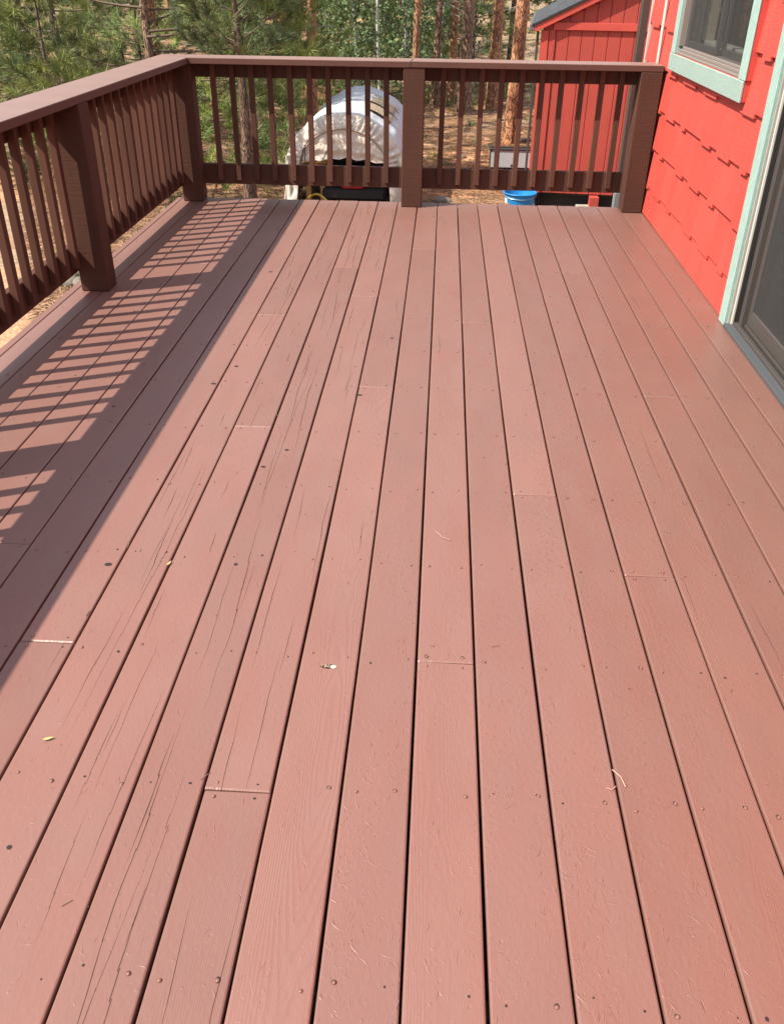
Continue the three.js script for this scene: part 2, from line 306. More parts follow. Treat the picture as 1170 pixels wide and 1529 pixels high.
// ---------------------------------------------------------------- deck
const PITCH = 0.144, ZN = -0.7955, ZS = 0.4107, FARZ = -6.555, NEARZ = 3.2;
const deck = new THREE.Group(); deck.name = 'deck'; deck.userData = { kind: 'structure', label: 'painted wooden deck of long reddish brown boards' }; scene.add(deck);
function boardGeo(w, z0, z1, lane, uo) {                 // w across x, from z0 (far) to z1 (near)
  const r = 0.004, b = 0.0035, th = 0.036, X = w / 2, prof = [[-X, -th], [-X, -r], [-X + r * 0.3, -r * 0.3], [-X + r, 0], [X - r, 0], [X - r * 0.3, -r * 0.3], [X, -r], [X, -th]];
  const segs = Math.max(1, Math.round((z1 - z0) / 0.35)), zs = [[z0, 1], [z0 + b, 0]];
  for (let i = 1; i < segs; i++) zs.push([lerp(z0, z1, i / segs), 0]);
  zs.push([z1 - b, 0], [z1, 1]);
  const P = [], U = [], ph = uo * 13, vof = (x) => (lane + clamp(0.5 + x / w * 0.96, 0.02, 0.98)) / LANES;
  const pt = (i, j) => { const [z, e] = zs[i], [x, y] = prof[j]; return [x + (Math.sin(z * 1.7 + ph) + Math.sin(z * 4.1 + ph * 2) * 0.5) * 0.0007, y - (e && j > 0 && j < 7 ? b * 0.8 : 0) + (x / X) * Math.sin(z * 1.1 + ph) * 0.0007, z]; };
  const uv = (i, j) => { const [z] = zs[i]; return [z / LLEN + uo, vof(prof[j][0])]; };
  for (let i = 0; i < zs.length - 1; i++) for (let j = 0; j < 7; j++) {
    const q = [[i, j], [i, j + 1], [i + 1, j + 1], [i + 1, j]]; for (const k of [0, 2, 1, 0, 3, 2]) { P.push(...pt(...q[k])); U.push(...uv(...q[k])); }
  }
  for (const [i, f] of [[0, 0], [zs.length - 1, 1]]) for (let j = 1; j < 7; j++) for (const k of f ? [0, j + 1, j] : [0, j, j + 1]) { P.push(...pt(i, k)); U.push(...uv(i, k)); }
  const g = new THREE.BufferGeometry(); g.setAttribute('position', new THREE.Float32BufferAttribute(P, 3)); g.setAttribute('uv', new THREE.Float32BufferAttribute(U, 2)); g.computeVertexNormals();
  return g;
}
const JOINTS = { '-3': [-1.195, -4.4], '0': [-1.618], '-7': [-1.627], '-5': [-2.863], '2': [-2.443], '4': [-2.018], '-2': [-3.256], '-4': [-4.903, 0.9], '-1': [-5.319, 0.6], '-6': [-4.078, 0.5], '1': [-4.052, 0.8], '6': [-3.257], '5': [-4.909, 0.4], '3': [-5.755, 0.9], '7': [-4.071], '-12': [-3.689], '-8': [-5.3, 1], '-9': [-2.05, 1.5], '-10': [-4.9, -1], '8': [-2.2], '-11': [-1.2] };
const laneOf = { '-3': [0, 2], '-4': [0, 5], '-2': [0, 1], '-1': [0, 4], '-5': [1, 2], '-6': [1, 5], '0': [0, 7], '1': [0, 3], '2': [0, 6] };
const screwGeos = [], holeShadeGeos = [];
const domeG = new THREE.SphereGeometry(1, 8, 4, 0, Math.PI * 2, 0, Math.PI / 2);
const ringG = (x, z, r) => { const g = new THREE.CircleGeometry(r, 9); g.rotateX(-Math.PI / 2); g.scale(0.75 + hash(x * 1e4, z * 1e4, 1) * 0.35, 1, 0.8 + hash(x * 1e4, z * 1e4, 2) * 0.5); g.translate(x, 0.0006, z); return g; };
{
  const r = rng(5); let zi;
  for (let k = -13; k <= 9; k++) {
    const x0 = k * PITCH + 0.0028, x1 = k === 9 ? 1.447 : (k + 1) * PITCH - 0.0028, cuts = [FARZ - (r() - 0.5) * 0.008, ...(JOINTS[k] || []).slice().sort((a, b) => a - b), NEARZ];
    for (let i = 0; i < cuts.length - 1; i++) {
      const a = cuts[i] + (i ? 0.0012 : 0), b = cuts[i + 1] - (i < cuts.length - 2 ? 0.0012 : 0), pick = laneOf[k] && (i === 0 || k < -1) ? laneOf[k] : [Math.floor(r() * 2), [0, 1, 3, 6, 7, 3, 6, 4][Math.floor(r() * 8)]];
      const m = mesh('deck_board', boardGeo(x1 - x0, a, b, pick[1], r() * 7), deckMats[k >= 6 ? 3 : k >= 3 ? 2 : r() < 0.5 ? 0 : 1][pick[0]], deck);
      m.position.set((x0 + x1) / 2, (r() - 0.5) * 0.0012, 0);
    }
    for (let i = -9; i <= 14; i++) for (const s of [-1, 1]) {
      const z = ZN - i * ZS + (r() - 0.5) * 0.03, x = (x0 + x1) / 2 + s * 0.044 + (r() - 0.5) * 0.012; if (z < FARZ + 0.01 || z > 1) continue;
      const j = (JOINTS[k] || []).find((q) => Math.abs(q - z) < 0.05), zz = j !== undefined ? [j - 0.018, j + 0.018] : [z];
      for (const q of zz) {
        const u = r(); if (u < 0.6) { const g = domeG.clone(); g.scale(0.004, 0.0022 + r() * 0.0014, 0.004); g.translate(x, 0.0006, q); screwGeos.push(g); if (r() < 0.75) holeShadeGeos.push(ringG(x - 0.0018 + r() * 0.002, q - 0.0012, 0.0043 + r() * 0.0008)); }  // off-centre dark disc paints the shaded side of the head
        else holeShadeGeos.push(ringG(x, q, 0.0018 + r() * 0.0017));
      }
    }
  }
  mesh('screw_head', merge(screwGeos), screwMat, deck).userData.kind = 'stuff';
  mesh('screw_hole_shade', merge(holeShadeGeos), nailMat, deck).userData.kind = 'stuff';
  // knots that have dropped out or opened
  for (const [x, z, a, b] of [[-0.892, -1.964, 0.011, 0.008], [-0.828, -3.424, 0.009, 0.007], [-0.917, -4.774, 0.012, 0.008], [-0.183, -3.811, 0.01, 0.006], [-0.555, -2.562, 0.009, 0.006], [-0.494, -2.689, 0.008, 0.006], [-0.53, -1.99, 0.006, 0.006], [-0.883, -3.236, 0.011, 0.007], [-1.217, -2.991, 0.007, 0.006], [-0.773, -1.031, 0.005, 0.005], [-0.276, -3.173, 0.011, 0.007]]) {
    const g = new THREE.CircleGeometry(1, 14); g.rotateX(-Math.PI / 2); g.scale(a, 1, b); const m = mesh('knot_hole', g, nailMat, deck); m.position.set(x, 0.0009, z);
  }
  const rim = new THREE.RingGeometry(0.75, 1.25, 14); rim.rotateX(-Math.PI / 2); rim.scale(0.014, 1, 0.013);
  // knot filled with pale putty
  const slot = new THREE.CircleGeometry(1, 18); slot.rotateX(-Math.PI / 2); slot.scale(0.018, 1, 0.0085);
  mesh('knot_hole', slot, nailMat, deck).position.set(-0.217, 0.001, -1.583);
  const put = new THREE.SphereGeometry(1, 12, 8); put.scale(0.0085, 0.0016, 0.0065); mesh('putty_fill', put, mat(lin(0.4, 0.35, 0.31), 0.7), deck).position.set(-0.203, 0.001, -1.582);
  const chips = []; for (let i = 0; i < 9; i++) { const g = new THREE.BoxGeometry(0.004 + r() * 0.005, 0.002, 0.0015 + r() * 0.002); g.rotateY(r() * 3); g.translate(-0.232 + r() * 0.02, 0.0018, -1.583 + (r() - 0.5) * 0.008); chips.push(g); }
  mesh('wood_chips', merge(chips), mat(lin(0.3, 0.2, 0.13), 0.8), deck);
  // framing round the edges
  ext('rim_joist', -1.916, -1.8775, -0.24, -0.004, FARZ, NEARZ, deckPlain, deck);
  ext('rim_joist', -1.916, 1.42, -0.24, -0.0365, FARZ - 0.03, FARZ + 0.01, deckPlain, deck);
  for (let i = -8; i <= 13; i++) ext('joist', -1.877, 1.42, -0.23, -0.037, ZN - i * ZS - 0.019, ZN - i * ZS + 0.019, blackMat, deck);
  ext('added_light_block', -1.912, -1.89, -2.05, -0.245, FARZ, NEARZ, deckPlain, deck); ext('added_light_block', -1.9, 1.42, -2.05, -0.245, FARZ - 0.02, FARZ, deckPlain, deck); ext('added_light_block', -1.9, 1.42, -2.05, -0.245, NEARZ - 0.02, NEARZ, deckPlain, deck);  // unseen panels added to block light so the board gaps stay dark
  for (const [x, z] of [[-1.75, -6.45], [-0.2, -6.45], [1.2, -6.45], [-1.75, -3], [-1.75, 0.5], [-1.75, 3]]) ext('support_post', x - 0.07, x + 0.07, -2.3, -0.24, z - 0.07, z + 0.07, railMat, deck);
}

// ---------------------------------------------------------------- railings
const CAPB = 0.892, CAPT = 0.929, RB = [0.102, 0.24], RT = [0.8, 0.8915];
function balusterGeo() {                                  // 1.5 inch square stick, slanted foot
  const w = 0.018, y0 = 0.136, y1 = 0.8905, g = cbox(0.036, y1 - y0, 0.036, 0.0025, RR() * 3, RR() * 3), p = g.attributes.position;
  g.translate(0, (y0 + y1) / 2, 0);
  for (let i = 0; i < p.count; i++) if (p.getY(i) < y0 + 0.02) p.setY(i, p.getY(i) - (p.getZ(i) < 0 ? 0 : 0));
  return g;
}
const balG = [balusterGeo(), balusterGeo(), balusterGeo(), balusterGeo()];
const dotsG = [0.168, 0.212].map((y) => { const g = new THREE.CircleGeometry(0.003, 7); g.translate(0.003, y, 0.0186); return g; });
function baluster(parent, x, z, turn) {
  const b = mesh('baluster', balG[Math.floor(RR() * 4)], railTones[Math.floor(RR() * 3)], parent); b.position.set(x, (RR() - 0.5) * 0.006, z); b.rotation.y = turn; b.rotation.z = (RR() - 0.5) * 0.006;
  for (const g of dotsG) mesh('screw', g, nailMat, b);
}
{
  const back = thing('deck_railing', 'brown wooden railing across the far end of the deck', 'railing');
  const xs = [-1.692, -0.26, -0.116, 1.297];
  ext('post', -0.26, -0.116, 0.002, 0.8905, -6.534, -6.39, railMat, back, 0.004);
  ext('post', 1.297, 1.437, 0.002, 0.8905, -6.534, -6.385, railMat, back, 0.004);
  const left = thing('deck_railing', 'brown wooden railing along the open left side of the deck', 'railing');
  for (const z of [-6.41, -4.35, -2.31, -0.27, 1.77]) ext('post', -1.835, -1.692, 0.002, 0.8905, z - 0.13, z, railMat, left, 0.004);
  for (let i = 0; i < 2; i++) {
    const [a, b] = [xs[i * 2], xs[i * 2 + 1]];
    ext('bottom_rail', a - 0.07, b + 0.07, RB[0], RB[1], -6.574, -6.536, railSmooth, back);
    ext('top_rail', a - 0.07, b + 0.07, RT[0], RT[1], -6.574, -6.536, railSmooth, back);
    for (let k = 0; k < 10; k++) baluster(back, (i ? 0.003 : -1.572) + k * 0.1329 + (RR() - 0.5) * 0.004, -6.5175, 0);
  }
  // cap boards: slightly bowed planks laid flat
  const capB = (x0, x1, z0, z1, parent, mitre) => {
    return mitreCap([[x1, z0], [x1, z1], [x0, z1], [x0, z0]], parent);
  };
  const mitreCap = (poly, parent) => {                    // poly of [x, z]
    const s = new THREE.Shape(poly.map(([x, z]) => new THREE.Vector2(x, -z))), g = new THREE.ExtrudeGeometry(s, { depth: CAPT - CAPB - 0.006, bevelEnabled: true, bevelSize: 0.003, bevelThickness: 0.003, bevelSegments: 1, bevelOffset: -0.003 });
    g.rotateX(-Math.PI / 2); const m = mesh('cap_rail', g, [capPale, capMat], parent); m.position.y = CAPB + 0.003; return m;
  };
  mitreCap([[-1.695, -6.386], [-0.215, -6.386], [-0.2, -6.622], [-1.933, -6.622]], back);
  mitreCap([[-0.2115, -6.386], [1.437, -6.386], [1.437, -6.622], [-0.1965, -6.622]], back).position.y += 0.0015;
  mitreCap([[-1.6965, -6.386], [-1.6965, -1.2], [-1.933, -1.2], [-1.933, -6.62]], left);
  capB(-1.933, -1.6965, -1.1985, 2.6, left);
  for (const [z0, z1] of [[-6.41, -4.48], [-4.35, -2.44], [-2.31, -0.4], [-0.27, 1.64]]) {
    ext('bottom_rail', -1.875, -1.837, RB[0], RB[1], z0 - 0.065, z1 + 0.07, railSmooth, left);
    ext('top_rail', -1.875, -1.837, RT[0], RT[1], z0 - 0.065, z1 + 0.07, railSmooth, left);
    const n = Math.floor((z1 - z0 - 0.02) / 0.1365);
    const start = z0 + 0.076;
    for (let k = 0; k < n; k++) baluster(left, -1.8185, start - 0.018 + k * 0.1365 + (RR() - 0.5) * 0.004, Math.PI / 2);
  }
}

// ---------------------------------------------------------------- house
const WA = Math.atan2(-0.00922045, 0.99995749);
const house = thing('house', 'red shingle-clad house wall with mint trim beside the deck', 'house', [1.452, 0, -6.359], WA);
const WIN = [0.16, 1.815, 0.925, 2.35], DOOR = [2.165, 4.3, -0.1, 2.2];
{
  const S0 = -0.775, S1 = 8, TOP = 3.1;
  // backing wall in pieces round the openings: local x points into the house, z runs towards the camera
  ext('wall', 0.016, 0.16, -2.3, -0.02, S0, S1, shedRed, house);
  ext('wall', 0.016, 0.16, -0.02, TOP, S0, 0.25, redMat, house);
  ext('wall', 0.016, 0.16, -0.02, 1.0, 0.25, 1.72, redMat, house);
  ext('wall', 0.016, 0.16, 2.28, TOP, 0.25, 1.72, redMat, house);
  ext('wall', 0.016, 0.16, -0.02, TOP, 1.72, 2.245, redMat, house);
  ext('wall', 0.016, 0.16, 2.12, TOP, 2.245, 4.22, redMat, house);
  ext('wall', 0.016, 0.16, -0.02, TOP, 4.22, S1, redMat, house);
  ext('wall', 0.16, 6, -2.3, TOP, S0, S0 + 0.16, shedRed, house);
  ext('corner_trim', -0.012, 0.012, -0.6, TOP, S0 - 0.005, S0 + 0.005, whiteMat, house, 0.002);
  // staggered shingles, two butt levels; row = list of [from, to, low?]
  const rows = [];
  const fromBreaks = (yb, list) => rows.push({ y: yb, list });
  fromBreaks(0.172, [[-0.75, -0.42, 0], [-0.42, -0.15, 1], [-0.15, 0.013, 0], [0.013, 0.16, 1], [0.16, 0.412, 0], [0.412, 0.62, 1], [0.62, 0.74, 0], [0.74, 0.968, 1, 0], [0.968, 1.12, 1], [1.12, 1.312, 0], [1.312, 1.468, 1], [1.468, 1.706, 0], [1.706, 1.9, 1], [1.9, 2.0, 0], [2.0, 2.18, 1]]);
  fromBreaks(0.41, [[-0.75, -0.5, 1], [-0.5, -0.12, 0], [-0.12, -0.035, 0], [-0.035, 0.178, 1], [0.178, 0.298, 0], [0.298, 0.54, 1, 0], [0.54, 0.68, 1], [0.68, 0.879, 0], [0.879, 1.036, 1], [1.036, 1.285, 0], [1.285, 1.5, 1], [1.5, 1.614, 0], [1.614, 1.83, 1, 0], [1.83, 1.975, 1], [1.975, 2.18, 0]]);
  fromBreaks(0.65, [[-0.75, -0.4, 0], [-0.4, -0.13, 1], [-0.13, 0.012, 0], [0.012, 0.175, 1], [0.175, 0.431, 0], [0.431, 0.64, 1], [0.64, 0.745, 0], [0.745, 0.983, 1, 0], [0.983, 1.15, 1], [1.15, 1.346, 0], [1.346, 1.49, 1], [1.49, 1.729, 0], [1.729, 1.928, 1], [1.928, 2.036, 0], [2.036, 2.18, 1]]);
  fromBreaks(0.886, [[-0.75, -0.5, 1], [-0.5, -0.2, 0], [-0.2, 0.08, 1], [0.08, 0.3, 0], [0.3, 0.52, 1], [0.52, 0.83, 0], [0.83, 1.02, 1], [1.02, 1.3, 0], [1.3, 1.55, 1], [1.55, 1.76, 1], [1.76, 1.98, 0], [1.98, 2.18, 1]]);
  fromBreaks(1.124, [[-0.775, -0.69, 1], [-0.69, -0.45, 0], [-0.45, -0.19, 1], [-0.19, 0.1, 0], [0.1, 0.4, 1], [1.6, 1.92, 1], [1.92, 2.04, 0], [2.04, 2.18, 1]]);
  const r = rng(9);
  for (let i = 0; i < 8; i++) { let s = -0.77; const list = []; let k = i % 2; while (s < 2.17) { const w = 0.12 + r() * 0.2; list.push([s, Math.min(2.18, s + w), k]); k = 1 - k; s += w; } if (i === 0) list.push(); rows.push({ y: 1.362 + i * 0.238, list }); }
  // bottom course
  rows.push({ y: 0.006, list: [[-0.77, -0.2, 0], [-0.2, 0.35, 0], [0.35, 0.8, 0], [0.8, 1.35, 0], [1.35, 1.82, 0], [1.82, 2.18, 0]], flat: 1, top: 0.25 });
  const geoOf = (w, h, tb, tt) => {                       // thick at the butt, thin at the top, back flush on the wall
    const g = cbox(w, h, 1, 0, r() * 4, r() * 4), p = g.attributes.position, q = new Float32Array(p.count * 3);
    for (let i = 0; i < p.count; i++) { const y = p.getY(i) + h / 2, t = lerp(tb, tt, y / h), f = p.getZ(i) > 0; q[i * 3] = f ? 0.0158 : 0.0158 - t - (y < h * 0.02 ? 0 : 0); q[i * 3 + 1] = y; q[i * 3 + 2] = p.getX(i); }
    const o = new THREE.BufferGeometry(); o.setAttribute('position', new THREE.BufferAttribute(q, 3)); o.setAttribute('uv', g.attributes.uv);
    // u of the pattern follows the height: wood grain runs upright
    const uv = o.attributes.uv; for (let i = 0; i < uv.count; i++) { const a = uv.getX(i), b = uv.getY(i); if (w > h) uv.setXY(i, b, a); }
    o.computeVertexNormals(); const P = o.attributes.position; return o;
  };
  const flipFix = (g) => { const p = g.attributes.position.array, u = g.attributes.uv.array; for (let i = 0; i < p.length; i += 9) for (let k = 0; k < 3; k++) { const t = p[i + 3 + k]; p[i + 3 + k] = p[i + 6 + k]; p[i + 6 + k] = t; } for (let i = 0; i < u.length; i += 6) for (let k = 0; k < 2; k++) { const t = u[i + 2 + k]; u[i + 2 + k] = u[i + 4 + k]; u[i + 4 + k] = t; } g.computeVertexNormals(); return g; };
  const shingle = (s0, s1, y0, y1, tb, tt) => { if (s1 - s0 < 0.015 || y1 - y0 < 0.012) return; const m = mesh('shingle', flipFix(geoOf(s1 - s0 - 0.0012, y1 - y0, tb, tt)), redMats[Math.floor(r() * 3)], house); m.position.set(0, y0, (s0 + s1) / 2); };
  for (const row of rows) for (const [s0, s1, hi] of row.list) {
    const y0 = row.y + (row.flat ? 0 : hi ? 0.02 : 0) + (r() - 0.5) * 0.003, y1 = row.top || row.y + 0.29; if (y0 > TOP - 0.1) continue;
    const T = y1 > TOP ? TOP : y1, thick = (y) => lerp(0.025, 0.003, (y - row.y) / 0.29);
    const W = WIN; if (s1 <= W[0] || s0 >= W[1] || T <= W[2] || y0 >= W[3]) { shingle(s0, s1, y0, T, thick(y0), thick(T)); continue; }
    shingle(s0, Math.min(s1, W[0] + 0.01), y0, T, thick(y0), thick(T)); shingle(Math.max(s0, W[1] - 0.01), s1, y0, T, thick(y0), thick(T));
    const a = Math.max(s0, W[0] + 0.01), b = Math.min(s1, W[1] - 0.01);
    if (y0 < W[2]) shingle(a, b, y0, W[2] + 0.01, thick(y0), thick(W[2] + 0.01));
    if (T > W[3]) shingle(a, b, W[3] - 0.01, T, thick(W[3] - 0.01), thick(T));
  }
  // conduit and downspout
  const pg = new THREE.CylinderGeometry(0.011, 0.011, 3.0, 12); place(mesh('conduit', pg, whiteMat, house), -0.016, 1.55, -0.26);
  ext('downspout', -0.075, -0.02, -0.02, TOP, S0 - 0.085, S0 - 0.01, brownMetal, house, 0.006);
  ext('downspout_elbow', -0.08, -0.025, -1.9, -0.022, S0 - 0.08, S0 - 0.012, mat(lin(0.16, 0.18, 0.2), 0.5), house, 0.006);
  // window
  const win = new THREE.Group(); win.name = 'window'; house.add(win);
  const back = (x0, x1, a, b, c, d) => ext('trim_backing', x0, x1, a, b, c, d, redMat, win, 0.002);
  back(-0.026, 0.0155, 1.024, 2.34, 0.176, 0.262); back(-0.026, 0.0155, 1.024, 2.34, 1.708, 1.81); back(-0.026, 0.0155, 0.932, 1.0235, 0.17, 1.803); back(-0.026, 0.0155, 2.25, 2.34, 0.27, 1.706);
  const cas = (a, b, c, d, m = mintMat) => ext('casing', -0.034, -0.0265, a, b, c, d, m, win, 0.002);
  cas(1.0245, 2.34, 0.174, 0.27); ext('casing', -0.0262, 0.0158, 1.0245, 2.34, 0.2625, 0.2705, mintMat, win, 0.001); cas(1.0245, 2.34, 1.706, 1.812); cas(2.25, 2.34, 0.272, 1.704);
  ext('sill_board', -0.038, -0.0265, 0.93, 1.0225, 0.168, 1.805, mintSill, win, 0.0025);
  // aluminium slider set almost flush with the casing
  const fr = (x0, x1, a, b, c, d, m = taupeMat, n = 'frame') => ext(n, x0, x1, a, b, c, d, m, win, 0.002);
  fr(-0.024, 0.1, 1.0245, 1.036, 0.272, 1.704); fr(-0.008, 0.1, 1.0365, 1.052, 0.272, 1.704); fr(0.006, 0.1, 1.0525, 1.066, 0.272, 1.704);
  fr(-0.02, 0.1, 1.0665, 2.248, 0.2725, 0.3); fr(-0.02, 0.1, 1.0665, 2.248, 1.676, 1.7035); fr(-0.02, 0.1, 2.22, 2.248, 0.3005, 1.6755);
  const sash = (x, a, b) => { for (const [p, q, c, d] of [[1.067, 1.1, a, b], [2.18, 2.219, a, b], [1.101, 2.179, a, a + 0.03], [1.101, 2.179, b - 0.03, b]]) fr(x, x + 0.022, p, q, c, d, bronzeMat, 'sash'); const g = new THREE.PlaneGeometry(b - a - 0.06, 1.08); g.rotateY(-Math.PI / 2); mesh('pane', g, glassMat, win).position.set(x + 0.011, 1.64, (a + b) / 2); };
  sash(0.025, 0.302, 1.0); sash(0.055, 0.97, 1.674);
  const sc = new THREE.PlaneGeometry(1.37, 1.15); sc.rotateY(-Math.PI / 2); mesh('insect_screen', sc, screenMat, win).position.set(0.012, 1.64, 0.988);
  // inside: stool, cream jamb, blind
  ext('inner_stool', 0.13, 0.2, 1.06, 1.1, 0.28, 1.7, mat(lin(0.6, 0.57, 0.5), 0.6, flakeM, 0.001), win);
  ext('inner_jamb', 0.11, 0.19, 1.1, 2.3, 0.25, 0.29, mat(lin(0.6, 0.5, 0.38), 0.6), win);
  for (let i = 0; i < 14; i++) ext('blind_slat', 0.14, 0.165, 1.36 + i * 0.04, 1.364 + i * 0.04, 1.0, 1.69, mat(lin(0.4, 0.42, 0.4), 0.6), win, 0.0008);
  // room behind
  ext('interior_floor', 0.17, 4.6, -0.12, -0.03, S0 + 0.2, 6, roomMat, house); ext('interior_wall', 4.6, 4.7, -0.02, 2.6, S0 + 0.2, 6, roomMat, house);
  ext('interior_ceiling', 0.17, 4.6, 2.5, 2.6, S0 + 0.2, 6, roomMat, house); ext('interior_wall', 0.17, 4.6, -0.02, 2.49, 6, 6.1, roomMat, house); ext('interior_wall', 0.17, 4.6, -0.02, 2.49, S0 + 0.17, S0 + 0.25, roomMat, house); ext('interior_wall', 0.17, 4.6, -0.02, 2.49, 1.92, 2.02, roomMat, house);
  // sliding door
  const door = new THREE.Group(); door.name = 'sliding_door'; house.add(door);
  const dark = mat(lin(0.06, 0.051, 0.045), 0.4);
  const dp = (n, x0, x1, a, b, c, d, m, ch = 0.002) => ext(n, x0, x1, a, b, c, d, m, door, ch);
  dp('casing', -0.028, 0.004, 0.004, 2.2, 2.168, 2.258, mintMat); dp('casing', -0.028, 0.004, 0.004, 2.2, 4.21, 4.3, mintMat); dp('casing', -0.028, 0.004, 2.11, 2.2, 2.2585, 4.2095, mintMat);
  dp('brick_mould', -0.012, 0.01, 0.012, 2.1, 2.2585, 2.266, mat(lin(0.3, 0.29, 0.25), 0.7, flakeM, 0.001));
  dp('weatherstrip', 0.0, 0.012, 0.014, 2.1, 2.2665, 2.275, whiteMat); dp('jamb', 0.0125, 0.16, 0.02, 2.11, 2.246, 2.276, blackMat);
  dp('frame', 0.034, 0.14, 0.02, 2.1, 2.2765, 2.318, bronzeMat); dp('frame', 0.034, 0.14, 0.02, 2.1, 4.17, 4.21, bronzeMat); dp('frame', 0.034, 0.14, 2.06, 2.1, 2.3185, 4.1695, bronzeMat);
  dp('threshold', -0.03, 0.012, 0.002, 0.02, 2.262, 4.22, mat(lin(0.055, 0.057, 0.062), 0.8)); dp('track', 0.0125, 0.034, 0.002, 0.03, 2.262, 4.22, dark); dp('track', 0.0345, 0.052, 0.002, 0.022, 2.277, 4.22, blackMat); dp('track', 0.0525, 0.16, 0.002, 0.034, 2.277, 4.22, dark);
  dp('bottom_rail', 0.058, 0.09, 0.036, 0.112, 2.36, 4.16, dark, 0.004); dp('stile', 0.058, 0.09, 0.036, 2.055, 2.319, 2.359, bronzeMat); dp('stile', 0.058, 0.09, 0.1125, 2.055, 3.2, 3.26, bronzeMat);
  const dg = new THREE.PlaneGeometry(0.84, 1.94); dg.rotateY(-Math.PI / 2); mesh('pane', dg, glassMat, door).position.set(0.078, 1.083, 2.78);
  const d2 = new THREE.PlaneGeometry(0.9, 1.94); d2.rotateY(-Math.PI / 2); mesh('pane', d2, doubleGlass, door).position.set(0.072, 1.083, 3.71);
  const ds = new THREE.PlaneGeometry(0.84, 1.94); ds.rotateY(-Math.PI / 2); mesh('insect_screen', ds, doorScreen, door).position.set(0.064, 1.083, 2.78);
  const cur = []; for (let i = 0; i < 16; i++) cur.push(cbox(0.02, 2.0, 0.07, 0.008).translate(0.32 + (i % 2) * 0.03, 1.0, 2.34 + i * 0.055)); mesh('curtain', merge(cur), mat(lin(0.12, 0.1, 0.09), 0.9), door);
}

